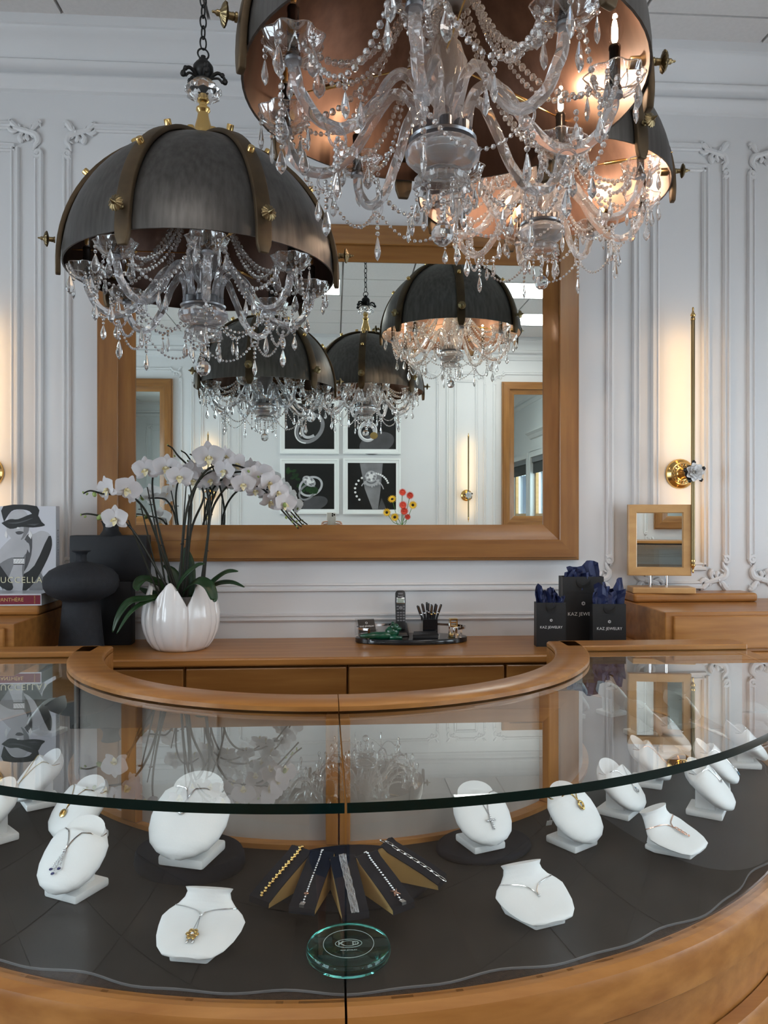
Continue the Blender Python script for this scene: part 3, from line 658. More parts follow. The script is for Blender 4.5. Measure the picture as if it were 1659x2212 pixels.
# ================================================================ BACK COUNTER
CT=H-.46
wt=MB().box((-2.3,2.49,CT-.026),(2.6,WF-.001,CT)); tag(put('worktop',wt.mesh('worktop',M['woodx'],bevel=.006)),'long honey maple worktop of the back counter under the big mirror','worktop')
UX=[-2.04,-1.52,-1.0,-.478,.0447,.5645,1.087,1.61,2.13]
UL=['furthest left','second from left','left of the staff opening','below the orchid pot','below the oval tray','below the gift bags','right of the staff opening','furthest right']
for k in range(8):
    a,b=UX[k],UX[k+1]; e=empty('drawer_cabinet',((a+b)/2,2.7,0),'honey maple drawer cabinet under the worktop, '+UL[k],'cabinet','drawer cabinets under the back counter'); hx=(b-a)/2
    put('carcass',MB().box((-hx+.001,-.175,.06),(hx-.001,.199,CT-.027)).mesh('carcass',M['woodx']),e)
    for z0,z1 in ((CT-.20,CT-.034),(CT-.42,CT-.206),(CT-.92,CT-.426)):
        put('drawer',MB().box((-hx+.004,-.198,z0),(hx-.004,-.176,z1)).mesh('drawer',M['framex'],bevel=.004),e)
for nm,x0,x1,yf,zb,lx0,lx1,ly,lz,lab in (('raised_cabinet',1.104,2.55,2.50,H-.325,1.108,1.585,2.78,H-.292,'raised maple drawer cabinet on the worktop under the small stand mirror'),('raised_cabinet',-2.28,-.972,2.41,H-.332,-1.9,-.974,2.61,H-.301,'raised maple drawer cabinet at left edge under the two books')):
    e=empty(nm,((x0+x1)/2,(yf+WF)/2,CT),lab,'cabinet'); cx,cy_=(x0+x1)/2,(yf+WF)/2
    put('carcass',MB().box((x0-cx,yf-cy_,.0),(x1-cx,WF-.001-cy_,zb-CT)).mesh('carcass',M['woodx'],bevel=.003),e)
    if x0>0: a,b=x0+.025,x1-.02
    else: a,b=x0+.02,x1-.025
    put('drawer',MB().box((a-cx,yf-.012-cy_,.012),(b-cx,yf-cy_,zb-CT-.012)).mesh('drawer',M['woodx'],bevel=.004),e)
    put('ledge',MB().box((lx0-cx,ly-cy_,zb-CT),(lx1-cx,WF-.001-cy_,lz-CT)).mesh('ledge',M['woodx'],bevel=.011,seg=3),e)
# rear counter (seen only in mirrors)
tag(put('rear_counter',MB().box((-2.2,WB+.001,H-.50),(2.4,WB+.42,H-.47)).box((-2.15,WB+.02,0),(2.35,WB+.38,H-.50)).mesh('rc',M['woodx'],bevel=.004)),'honey maple counter along the rear wall, seen only in mirrors','counter')
# ================================================================ CURVED SHOWCASE, two halves
OX,OY=0.0,2.36; DK=H-.70
def P_(r,a,z): return (r*sin(a),-r*cos(a),z)
def arcs(prof,a0,a1,n=40): return MB().sweep(prof,[(lambda r,z,a=a:P_(r,a,z)) for a in arc(R(a0),R(a1),n)])
def rect(r0,r1,z0,z1): return [(r0,z0),(r1,z0),(r1,z1),(r0,z1)]
for side,a0,a1,lab in ((-1,-90,.70,'left half of the curved maple and glass jewellery showcase'),(1,.86,90,'right half of the curved maple and glass jewellery showcase')):
    e=empty('showcase',(OX,OY,0),lab,'showcase','curved jewellery showcase halves')
    put('plinth',arcs(rect(.70,1.20,0,.09),a0,a1).mesh('plinth',M['blackp']),e)
    put('lower_body',arcs(rect(.662,1.2425,.09,H-.7095),a0,a1).mesh('body',M['woodx'],True,angle=30),e)
    put('lower_panel',arcs([(1.246,.10),(1.272,.10),(1.277,.11),(1.277,H-.905),(1.270,H-.892),(1.246,H-.892)],a0+.2*(side>0),a1-.2*(side<0)).mesh('panel',M['woodx'],True,angle=30),e)
    put('base_band',arcs([(1.243,H-.786),(1.268,H-.786),(1.276,H-.778),(1.278,H-.722),(1.274,H-.710),(1.262,H-.7015),(1.243,H-.7015)],a0,a1,60).mesh('band',M['woodx'],True,angle=28),e)
    put('deck',arcs(rect(.70,1.2428,H-.709,H-.7025),a0,a1).mesh('deck',M['seed']),e)
    mb=MB(); n=110; v=[];f=[]
    for i,a in enumerate(arc(R(a0),R(a1),n)):
        d=math.degrees(a); rr=1.229+.0055*sin(d*.42)+.004*sin(d*.83+1)+.003*sin(d*.21+2)
        v+=[P_(.752,a,H-.702),P_(rr,a,H-.702),P_(rr,a,H-.699),P_(rr-.0012,a,H-.6985),P_(.752,a,H-.6985)]
    for i in range(n):
        for q in range(5): f.append((i*5+q,i*5+(q+1)%5,i*5+5+(q+1)%5,i*5+5+q))
    mb.add(v,f); mb.m=[1 if (i%5) in (1,2) else 0 for i in range(len(f))]; put('deck_liner',mb.mesh('liner',[M['mat_'],M['key']],True,angle=30),e)
    put('inner_skirt',arcs(rect(.662,.690,H-.71,H-.4125),a0,a1).mesh('skirt',M['woodx'],True,angle=30),e)
    put('bottom_rail',arcs(rect(.728,.754,H-.7025,H-.688),a0,a1).mesh('rail',M['woodx'],True,angle=30),e)
    posts=[(-90,-87),(-39.6,-35.6),(-1.3,.65)] if side<0 else [(.9,2.6),(42.6,46.2),(87,90)]
    for p0,p1 in posts: put('post',arcs(rect(.690,.756,H-.688,H-.4275),p0,p1,4).mesh('post',M['woodz'],bevel=.002,seg=1),e)
    for (q0,q1) in ((posts[0][1],posts[1][0]),(posts[1][1],posts[2][0])):
        mid=(q0+q1)/2+side*2
        put('sliding_panel',arcs(rect(.733,.738,H-.688,H-.4275),q0,mid+.6,16).mesh('panel',M['taupe'],True,angle=30),e)
        put('sliding_panel',arcs(rect(.724,.729,H-.688,H-.4275),mid-.6,q1,16).mesh('panel',M['taupe'],True,angle=30),e)
    put('rim',arcs([(.664,H-.4115),(.750,H-.4115),(.757,H-.4085),(.757,H-.399),(.750,H-.394),(.668,H-.394),(.662,H-.399),(.662,H-.409)],a0,a1,60).mesh('rim',M['woodx'],True,angle=50),e)
    x0,x1=sorted((side*.70,side*1.262)); put('end_rim',MB().box((x0,-.088,H-.4115),(x1,.012,H-.394)).mesh('erim',M['woodx'],bevel=.004),e)
    x0,x1=sorted((side*.70,side*1.245)); put('mirrored_end_panel',MB().box((x0,-.086,DK),(x1,-.080,H-.4275)).mesh('epanel',M['mirror']),e)
    put('end_body',MB().box((x0,-.079,.09),(x1,.01,H-.4275)).mesh('ebody',M['woodx']),e)
    ga=(a0,a1) if side<0 else (a0,a1)
    g=arcs(rect(.70,1.260,H-.4265,H-.4115),a0+(2.0 if side<0 else 0),a1-(2.0 if side>0 else 0),90); 
    k=len(g.f)-2; g.m=[1 if (i<k and i%4==1) or i>=k else (2 if i%4==0 else 0) for i in range(len(g.f))]
    put('glass_top',g.mesh('gtop',[M['pane'],M['gedge'],M['pane2']],True,angle=30),e)
    g=arcs(rect(1.2455,1.2515,H-.7015,H-.4267),a0,a1,90); k=len(g.f)-2
    g.m=[1 if i>=k or (i<k and i%4==2) else (2 if i%4==3 else 0) for i in range(len(g.f))]
    put('front_glass',g.mesh('gfront',[M['pane'],M['gedge'],M['pane2']],True,angle=30),e)
# ---------------------------------------------------------------- risers and ramps
def riser(px,py,rx,ry,h,rot,label,mt):
    c=on(px,py,DK); n=40; mb=MB()
    mb.lathe([(1.0,0),(1.02,.2*h),(1.0,.75*h),(.965,h),(.93,h*1.0)],n,mx=Matrix.Diagonal((rx,ry,1,1)))
    o=put('display_riser',mb.mesh('riser',mt,True,angle=60),None,(c.x,c.y,DK+.0016),(0,0,R(rot))); tag(o,label,'display riser','dark oval risers in the showcase'); return c
riser(410,1868,.112,.088,.030,-19,'navy velvet oval riser under the bust with a dark red stone pendant',M['velvet'])
riser(1045,1832,.104,.080,.012,21,'low black oval riser under the bust with a silver cross',M['velvet'])
rc=riser(758,1910,.150,.105,.030,2,'black oval riser carrying the five fanned bracelet ramps',M['velvet'])
def ramp(front,back,label,k):
    F=on(*front,DK+.037); B=on(*back,DK+.105); d=(B-F); L=math.hypot(d.x,d.y); rz=math.atan2(d.y,d.x)-pi/2
    L=max(.12,min(L,.165))
    e=empty('bracelet_ramp',(F.x,F.y,DK+.0318),label,'bracelet stand','bracelet ramps',rz)
    pr=[(0,0),(.0,.008)]+[(L*t,.008+.050*(t**.9)) for t in (.25,.5,.7,.82)]+[(L*.9,.057),(L*.965,.054),(L,.045),(L*1.02,.025),(L*1.02,0)]
    wd=.0215
    mb=MB(); n=len(pr); v=[(-wd,y,z) for y,z in pr]+[(wd,y,z) for y,z in pr]; mb.add(v,[tuple(range(n)),tuple(range(n,2*n))[::-1]]+[(i,(i+1)%n,n+(i+1)%n,n+i) for i in range(n)])
    put('ramp_core',mb.mesh('core',M['tan']),e)
    top=MB(); q=[(-.0012,0)]+pr[1:-1]; m=len(q); v=[];f=[]
    for y,z in q: v+=[(-wd-.0015,y,z),(wd+.0015,y,z),(wd+.0015,y,z+.0022),(-wd-.0015,y,z+.0022)]
    for i in range(m-1):
        for s in range(4): f.append((i*4+s,i*4+(s+1)%4,i*4+4+(s+1)%4,i*4+4+s))
    f+=[(3,2,1,0),tuple((m-1)*4+s for s in range(4))]
    put('velvet_top',top.add(v,f).mesh('top',M['velvet'],True,angle=40),e)
    # bracelet lies along the top
    path=smoothpath([(0,y,z+.0035) for y,z in q[1:-2]],14); 
    acc=0; pts=[path[0]]
    step={0:.0036,1:.0042,2:.0036,3:.0044,4:.013}[k]
    for i in range(1,len(path)):
        acc+=(path[i]-path[i-1]).length
        if acc>=step: pts.append(path[i]); acc=0
    mm=MB(); names=['gold rope bracelet draped over the leftmost ramp','silver tennis bracelet with rose gold flower clasp on second ramp','wide silver multi strand bracelet on the middle ramp','silver tennis bracelet with rose gold star on fourth ramp','silver paperclip link bracelet on the rightmost ramp']
    if k==0:
        for i,p in enumerate(pts[1:]): mm.ball(p+Vector((.0014*(-1)**i,0,.001)),.0034,7,5,sc_=(1.1,.8,.8))
        mt=[M['gold']]
    elif k in (1,3):
        for i,p in enumerate(pts[2:]): mm.ball(p,.0024,6,4)
        mt=[M['silver'],M['rose']]; p=pts[5]
        if k==1: mm.ball(p+Vector((0,0,.001)),.0048,8,5,1,(1,1,.5))
        else:
            for s in range(4): mm.tube([p,p+Vector((.009*cos(s*pi/2+.8),.009*sin(s*pi/2+.8),.003*sin(s*pi/2+.8)))],[.0028,.0008],5,mi=1)
        mm.box(tuple(pts[1]-Vector((.0042,.006,.002))),tuple(pts[1]+Vector((.0042,.004,.003))))
    elif k==2:
        for s in range(-3,4): mm.tube([p+Vector((s*.0019+.0004*sin(i*1.3+s),0,.0005*sin(i+s*2))) for i,p in enumerate(pts)],.0010,5)
        for i,p in enumerate(pts): mm.ball(p+Vector((.0045*sin(i*2.1),0,.001)),.0011,5,3)
        mt=[M['silver']]
    else:
        for i,p in enumerate(pts):
            qn=pts[min(i+1,len(pts)-1)]; d2=(qn-pts[max(0,i-1)]).normalized(); up=Vector((1,0,0)); 
            mm.tube([p+d2*(.0085*cos(t))+up*(.0032*sin(t)) for t in arc(0,2*pi,12)[:-1]],.0009,5,True)
            mm.ball(p+d2*.0075,.0022,6,4)
        mt=[M['silver']]
    o=put('bracelet',mm.mesh('bracelet',mt,True,angle=50),None,(F.x,F.y,DK+.0318),(0,0,rz)); tag(o,names[k],'bracelet','bracelets on ramps')
RL=['leftmost of the five black bracelet ramps, holding a gold rope bracelet','second black bracelet ramp, holding a tennis bracelet with flower clasp','middle black bracelet ramp, holding the wide multi strand bracelet','fourth black bracelet ramp, holding the bracelet with a rose star','rightmost black bracelet ramp, holding the paperclip link bracelet']
for k,(fr,bk) in enumerate((((560,1948),(645,1818)),((652,1968),(688,1832)),((768,1980),(742,1836)),((872,1962),(802,1832)),((955,1905),(858,1806)))): ramp(fr,bk,RL[k],k)
# glass disc with an etched monogram
c=on(753,2066,DK); e=empty('glass_disc',(c.x,c.y,DK+.002),'round clear aqua glass disc with etched monogram lying on the dark liner','paperweight')
put('disc',MB().lathe([(.060,0),(.0655,.002),(.067,.008),(.067,.013),(.0645,.0175),(.058,.0185)],56).mesh('disc',M['aqua'],True,angle=50),e)
et=MB().tube([(.040*cos(t),.040*sin(t),.0188) for t in arc(0,2*pi,48)[:-1]],.0004,4,True).tube([(.021*cos(t),.012*sin(t),.0188) for t in arc(0,2*pi,40)[:-1]],.0004,4,True).tube([(.011*cos(t),.0075*sin(t),.0188) for t in arc(0,2*pi,30)[:-1]],.0003,4,True)
put('etched_rings',et.mesh('etch',M['etch']),e)
put('etched_letter',text_mesh('K',.016,M['etch'],.0001),e,(-.012,0,.0188)); put('etched_letter',text_mesh('D',.016,M['etch'],.0001),e,(.011,0,.0188)); put('etched_line',text_mesh('KAZ JEWELRY',.0042,M['etch'],.0001),e,(0,-.019,.0188))
# ---------------------------------------------------------------- necklace busts
SA=dict(c=[(-.062,.020),(-.059,.027),(-.050,.036),(-.035,.048),(-.019,.062),(-.004,.077),(.009,.089),(.0150,.0955),(.0160,.0990),(.0150,.1015),(.0130,.1040)],
        w=[.010,.032,.049,.0595,.0640,.063,.057,.047,.0405,.0400,.0425],d=[.004,.012,.017,.021,.024,.026,.028,.028,.0270,.0270,.029])
SB=dict(c=[(-.066,.013),(-.062,.0145),(-.048,.018),(-.028,.023),(-.008,.028),(.008,.034),(.018,.040),(.026,.048),(.031,.057),(.0345,.065),(.037,.071)],
        w=[.020,.040,.054,.0635,.0685,.070,.062,.048,.039,.0360,.0400],d=[.003,.006,.008,.010,.012,.014,.016,.018,.020,.022,.024])
def surf(S,v,a):
    n=len(S['c'])-1; x=max(0,min(n-1e-6,v*n)); i=int(x); t=x-i
    C=[Vector((0,*p)) for p in S['c']]; L=lambda A:A[i]*(1-t)+A[i+1]*t
    j0,j1=max(i-1,0),min(i+2,n); tg0=(C[min(i+1,n)]-C[max(i-1,0)]).normalized(); tg1=(C[min(i+2,n)]-C[i]).normalized(); tg=(tg0*(1-t)+tg1*t).normalized()
    nr=Vector((0,-tg.z,tg.y)); p=C[i]*(1-t)+C[i+1]*t
    return p+Vector((L(S['w'])*cos(a),0,0))+nr*(L(S['d'])*sin(a)), nr
def bust_mesh(S):
    n=28; m=30; v=[];f=[]
    for j in range(m+1):
        for i in range(n): v.append(surf(S,j/m,2*pi*i/n)[0])
    for j in range(m):
        for i in range(n): f.append((j*n+i,j*n+(i+1)%n,(j+1)*n+(i+1)%n,(j+1)*n+i))
    f+=[tuple(range(n))[::-1],tuple(m*n+i for i in range(n))]
    return MB().add(v,f).mesh('torso',M['leather'],True,angle=45)
BM={'A':bust_mesh(SA),'B':bust_mesh(SB)}
b=MB().box((-.038,-.046,0),(.038,.034,.0155)); BM['baseA']=b.mesh('base',M['leather'],True,bevel=.004,seg=2)
BM['colA']=MB().add([(-.020,-.030,.0155),(.020,-.030,.0155),(.022,.016,.0155),(-.022,.016,.0155),(-.026,-.022,.052),(.026,-.022,.052),(.028,.014,.080),(-.028,.014,.080)],[(0,3,2,1),(4,5,6,7),(0,1,5,4),(1,2,6,5),(2,3,7,6),(3,0,4,7)]).mesh('column',M['leather'],bevel=.002,seg=1)
BM['baseB']=MB().prism([(-.030,-.056),(.030,-.056),(.050,.01),(.044,.034),(-.044,.034),(-.050,.01)],0,.010).mesh('base',M['leather'],True,bevel=.003,seg=2)
BM['colB']=MB().add([(-.03,-.045,.010),(.03,-.045,.010),(.034,.034,.010),(-.034,.034,.010),(-.03,-.045,.013),(.03,-.045,.013),(.030,.030,.045),(-.030,.030,.045)],[(0,3,2,1),(4,5,6,7),(0,1,5,4),(1,2,6,5),(2,3,7,6),(3,0,4,7)]).mesh('wedge',M['leather'])
def bust(px,py,kind,sc_,label,neck,nlabel,vp=.3,zoff=0.,dpsi=0,tagged=False):
    c=Vector((*py,DK)) if px is None else on(px,py,DK+zoff); psi=math.atan2(c.x-OX,OY-c.y)+R(dpsi); S=SA if kind=='A' else SB; up=.0 if kind!='C' else .055
    e=empty('necklace_bust',(c.x,c.y,DK+zoff+.002),label,'display bust','white necklace busts in the showcase',psi); e.scale=(sc_,)*3
    put('torso',BM[kind],e,(0,0,up)); put('base',BM['baseB' if kind=='B' else 'baseA'],e); put('pedestal',BM['col'+kind],e)
    if not neck: return
    n=empty('necklace',(c.x,c.y,DK+zoff+.002),nlabel,'necklace','necklaces on the busts',psi); n.scale=(sc_,)*3
    ch,pt,mt=neck; vs=.80 if kind=='A' else .68; pts=[]
    for k in range(33):
        t=k/32; u=1-abs(2*t-1); a=R(-25)+R(230)*t if False else (pi*.0-R(20))+ (pi+R(40))*t
        v=vs+(vp-vs)*(u**1.15); 
        if u<.25: a=a
        p,nr=surf(S,v,pi/2+(a-pi/2)*(1-.93*u**.55)); off=p-Vector((0,*[0,0])); q=p+(nr*sin(a)+Vector((cos(a),0,0))*.4).normalized()*.0012; pts.append(q+Vector((0,0,up)))
    put('chain',MB().tube(pts,.00095 if ch!='thick' else .0014,5).mesh('chain',M[mt],True),n)
    p,nr=surf(S,vp,pi/2); p=p+nr*.003+Vector((0,0,up)); p2,_=surf(S,vp-.12,pi/2); dn=(p2+Vector((0,0,up))+nr*.003-p).normalized(); X=Vector((1,0,0))
    mx=Matrix((( X.x,-dn.x,nr.x,p.x),(X.y,-dn.y,nr.y,p.y),(X.z,-dn.z,nr.z,p.z),(0,0,0,1)))   # local: x across, y up the bust, z out
    mb=MB(); mats=[M[mt]]
    if pt=='disc': mb.lathe([(.0085,-.0012),(.0085,.0006),(.0065,.0012)],20,mx=mx@Matrix.Translation((0,-.010,0))); mb.tube([mx@Vector(q) for q in ((-.004,-.014,.0018),(-.003,-.006,.0018),(0,-.011,.0018),(.003,-.006,.0018),(.004,-.014,.0018))],.0006,4)
    elif pt=='cross':
        for q in range(7): mb.ball(mx@Vector((0,-.002-.0042*q,0)),.0026,7,4)
        for q in (-2,-1,1,2): mb.ball(mx@Vector((.0042*q,-.0104,0)),.0026,7,4)
    elif pt=='drop': mats.append(M['ruby']); mb.tube([mx@Vector((0,0,0)),mx@Vector((-.002,-.010,0))],.0009,5); mb.lathe([(.0062,-.0015),(.0068,0),(.005,.0015)],12,mx=mx@Matrix.Translation((-.003,-.017,0))); mb.ball(mx@Vector((-.003,-.017,.0015)),.0038,8,5,1,(1,1,.6))
    elif pt=='tassel':
        mats.append(M['sap'])
        for q,(x,l) in enumerate(((-.008,.030),(0,.036),(.008,.026))):
            for s in range(9): mb.ball(mx@Vector((x*s/8,-.002-l*s/8,.0006)),.0014+.0004*(s%3==0),6,4)
            mb.ball(mx@Vector((x,-.004-l,.001)),.0030,7,5,1,(1,1.3,.7))
        mb.ball(mx@Vector((0,-.001,0)),.0032,7,4)
    elif pt=='flower':
        mats.append(M['gold'])
        for s in (-1,1): mb.tube([mx@Vector((0,0,0)),mx@Vector((s*.003,-.027,.0002))],.0006,4)
        mb.ball(mx@Vector((0,0,0)),.0022,7,4)
        for q in range(6): mb.ball(mx@Vector((-.001+.0066*cos(q*pi/3),-.034+.0066*sin(q*pi/3),.0012)),.0046,7,4,1,(1,1,.5))
        mb.ball(mx@Vector((-.001,-.034,.002)),.0030,7,4); mb.ball(mx@Vector((-.005,-.047,.001)),.0030,7,4,0,(.7,1.5,.7)); mb.ball(mx@Vector((.004,-.046,.001)),.0030,7,4,0,(.7,1.5,.7))
    elif pt=='loop':
        mb.tube([mx@Vector((.0055*cos(t)+.001*sin(2*t),-.011+.0085*sin(t),.001)) for t in arc(0,2*pi,20)[:-1]],.0024,7,True); mb.ball(mx@Vector((0,-.016,.001)),.0042,8,5,0,(1.2,1,.7)); mb.ball(mx@Vector((0,-.001,0)),.0025,7,4)
    elif pt=='horseshoe': mats.append(M['topaz']); mb.tube([mx@Vector((.0045*cos(t),-.009+.0055*sin(t),.0008)) for t in arc(R(-230),R(50),18)],.0017,6); mb.ball(mx@Vector((0,-.001,0)),.0018,6,4); mb.ball(mx@Vector((-.001,-.004,.001)),.0018,6,4,1)
    elif pt=='bar': mb.tube([mx@Vector((-.008,0,0)),mx@Vector((.008,.0,0))],.0013,6); mb.ball(mx@Vector((0,-.003,0)),.0018,6,4)
    elif pt=='infinity':
        for q in range(3): mb.tube([mx@Vector((.0035*cos(t)*(1 if q%2 else -1)+.001*q,-.006-.0075*q+.0055*sin(t),.0008)) for t in arc(0,2*pi,14)[:-1]],.0010,5,True)
        mb.ball(mx@Vector((.003,-.030,.001)),.0024,6,4)
    elif pt=='blue': mats.append(M['topaz']); mb.tube([mx@Vector((.004*cos(t),-.007+.006*sin(t),.0008)) for t in arc(0,2*pi,16)[:-1]],.0013,6,True); mb.box((-.0025,-.022,0),(.0025,-.012,.002),1,mx)
    elif pt=='ovals':
        for q in (-1,1): mb.tube([mx@Vector((q*.002+.0035*cos(t),-.010+.009*sin(t),.0008)) for t in arc(0,2*pi,18)[:-1]],.0009,5,True)
    else: mb.ball(mx@Vector((0,-.002,0)),.0024,7,4)
    put('pendant',mb.mesh('pendant',mats,True,angle=60),n)
    if tagged:
        q=Vector((-.030,.030,.040)); put('price_tag',MB().box((-.007,-.0006,-.006),(.007,.0006,.006)).mesh('tag',M['white']),n,q,(R(20),0,R(-15)))
        put('tag_thread',MB().tube([q+Vector((.002,0,.005)),(-.031,.022,.08)],.0004,4).mesh('thread',M['white']),n)
BL=[
 (172,1924,'A',1.03,'white egg shaped bust with sapphire tassel necklace, front left of the showcase',('thin','tassel','silver'),'silver chain with three dark blue stone tassels on the front left bust',.42,0,False),
 (182,1812,'A',1.03,'white egg shaped bust with gold initial disc, directly behind the sapphire tassel bust',('thin','disc','gold'),'thin chain with round gold initial pendant, left side of the showcase',.36,0,False),
 (95,1737,'A',1.02,'white egg shaped bust third back along the left side of the showcase',('thin','disc','gold'),'fine chain with small gold pendant just under the glass edge, left side',.25,0,False),
 (-8,1815,'A',1.02,'white bust cut off by the left photo edge, price tag at its back',('thin','ball','silver'),'silver chain with price tag on the bust cut by the left photo edge',.4,0,True),
 (420,1850,'A',1.24,'largest white egg shaped bust, standing on the navy velvet oval riser',('thin','drop','silver'),'silver bar chain with dark red stone drop on the largest bust',.50,.0318,False),
 (1034,1824,'A',.98,'white egg shaped bust with silver cross, on the low black oval riser',('thin','cross','silver'),'silver necklace with a beaded cross pendant',.36,.0138,False),
 (1230,1822,'A',.99,'white egg shaped bust with gold knot pendant and hanging price tag, right side',('thick','loop','gold'),'gold necklace with a looped knot pendant and price tag',.50,0,True),
 (1330,1757,'A',.98,'white egg shaped bust with silver horseshoe pendant, behind the gold knot bust',('thin','horseshoe','silver'),'thin silver chain with a small horseshoe pendant',.34,0,False),
 (1392,1694,'A',.98,'white egg shaped bust behind the horseshoe bust, half under the glass edge',('thin','infinity','rose'),'rose gold twist necklace half hidden by the glass edge',.30,0,False),
 (1520,1757,'A',1.0,'white egg shaped bust with silver bar necklace, far right of the showcase front',('thin','bar','silver'),'thin necklace with a small horizontal bar, far right',.40,0,False),
 (1535,1702,'A',.98,'white egg shaped bust with pale blue stone, behind the bar necklace bust',('thin','blue','silver'),'silver necklace with pale blue baguette stone',.25,0,False),
 (1600,1654,'A',1.0,'white egg shaped bust nearest the right photo edge, wearing interlocked ovals',('thin','ovals','silver'),'silver necklace with two interlocked ovals, nearest the right edge',.35,0,False),
 (1440,1634,'A',.98,'white egg shaped bust seen through the glass beside the reflected wall lamp',('thin','ball','silver'),'fine silver chain on the bust beside the reflected wall lamp',.35,0,False),
 (435,2040,'B',1.02,'low white shoulder bust with gold flower lariat, front left on the liner',('thin','flower','silver'),'silver lariat with a gold flower on the front low bust',.46,0,False),
 (1150,1972,'B',1.0,'low white shoulder bust with plain fine necklace, front right on the liner',('thin','ball','silver'),'very fine silver necklace on the front right low bust',.36,0,False),
 (1447,1832,'B',1.02,'low white shoulder bust with rose gold twist pendant, at right on the liner',('thin','infinity','rose'),'rose gold necklace with a long twisted pendant on a low bust',.42,0,False),
]
BL.append((None,(-.90,2.03),'A',1.0,'white bust just outside the left edge, its back showing in the mirrored end panel',None,'',0,0,False))
for px,py,k,s_,lab,nk,nl,vp,zo,tg in BL: bust(px,py,k,s_,lab,nk,nl,vp,zo,0,tg)
# ================================================================ THINGS ON THE BACK COUNTER
def arcname(*a): pass
# vases
c=at(175,1412,2.66); tag(put('vase',MB().lathe([(.0,0),(.072,0),(.0745,.002),(.070,.05),(.064,.11),(.0605,.155),(.059,.172),(.064,.178),(.085,.186),(.106,.199),(.118,.218),(.121,.238),(.117,.256),(.100,.276),(.072,.291),(.04,.300),(.022,.303),(.0175,.308),(.0165,.325),(.020,.334),(.029,.338),(.030,.341),(.026,.3415)],56).mesh('vase',M['vase'],True,angle=50),None,(-.842,2.63,CT)),'matt black mushroom shaped ceramic vase at front of the worktop, left','vase')
v=MB(); v.box((-.078,-.030,0),(.078,.030,.228)); v.box((-.133,-.034,.226),(.133,.034,.388))
e=tag(put('vase',v.mesh('vase',M['vase2'],True,bevel=.004,angle=30),None,(-.792,2.795,CT)),'tall black T shaped block vase standing behind the mushroom vase','vase')
put('neck',MB().lathe([(.040,.386),(.036,.392),(.028,.404),(.026,.416),(.030,.432),(.034,.438),(.031,.440),(.024,.43)],32).mesh('neck',M['vase2'],True),e)
# white petal planter
NP=6
def potf(i,n,z): pass
def petal_top(a):
    q=((a/(2*pi)*NP)%1.0); x=abs(q-.5)*2        # 0 centre of petal, 1 at the valley
    return .232-.080*x**1.5
mb=MB(); n=144; rows=22; v=[];f=[]
PR=[(0,.088),(.01,.098),(.03,.112),(.06,.124),(.09,.130),(.12,.130),(.15,.125),(.18,.117),(.21,.108),(.24,.100)]
def rad(z):
    for (z0,r0),(z1,r1) in zip(PR,PR[1:]):
        if z<=z1: return r0+(r1-r0)*(z-z0)/(z1-z0)
    return PR[-1][1]
def pot_pt(i,j,inner=False):
    a=2*pi*i/n; z=petal_top(a)*(j/rows); q=((a/(2*pi)*NP)%1.0); x=abs(q-.5)*2
    groove=.010*math.exp(-((1-x)/.10)**2)*min(1,z/.02); rib=.0035*math.exp(-((x-.42)/.12)**2)*min(1,z/.03)
    r=rad(z)-groove-rib+.003*(1-x)
    if inner: r-=.007
    return (r*cos(a),r*sin(a),z+(.0 if not inner else .0))
for j in range(rows+1):
    for i in range(n): v.append(pot_pt(i,j))
for j in range(rows,4,-1):
    for i in range(n): v.append(pot_pt(i,j,True))
tot=len(v)//n
for j in range(tot-1):
    for i in range(n): f.append((j*n+i,j*n+(i+1)%n,(j+1)*n+(i+1)%n,(j+1)*n+i))
f.append(tuple(range(n))[::-1]); f.append(tuple((tot-1)*n+i for i in range(n)))
PX,PY=-.527,2.700
pot=tag(put('planter',mb.add(v,f).mesh('planter',M['pot'],True,angle=80),None,(PX,PY,CT+.001),(0,0,R(-129.5))),'glossy white planter shaped like a tulip, holding the orchids','planter')
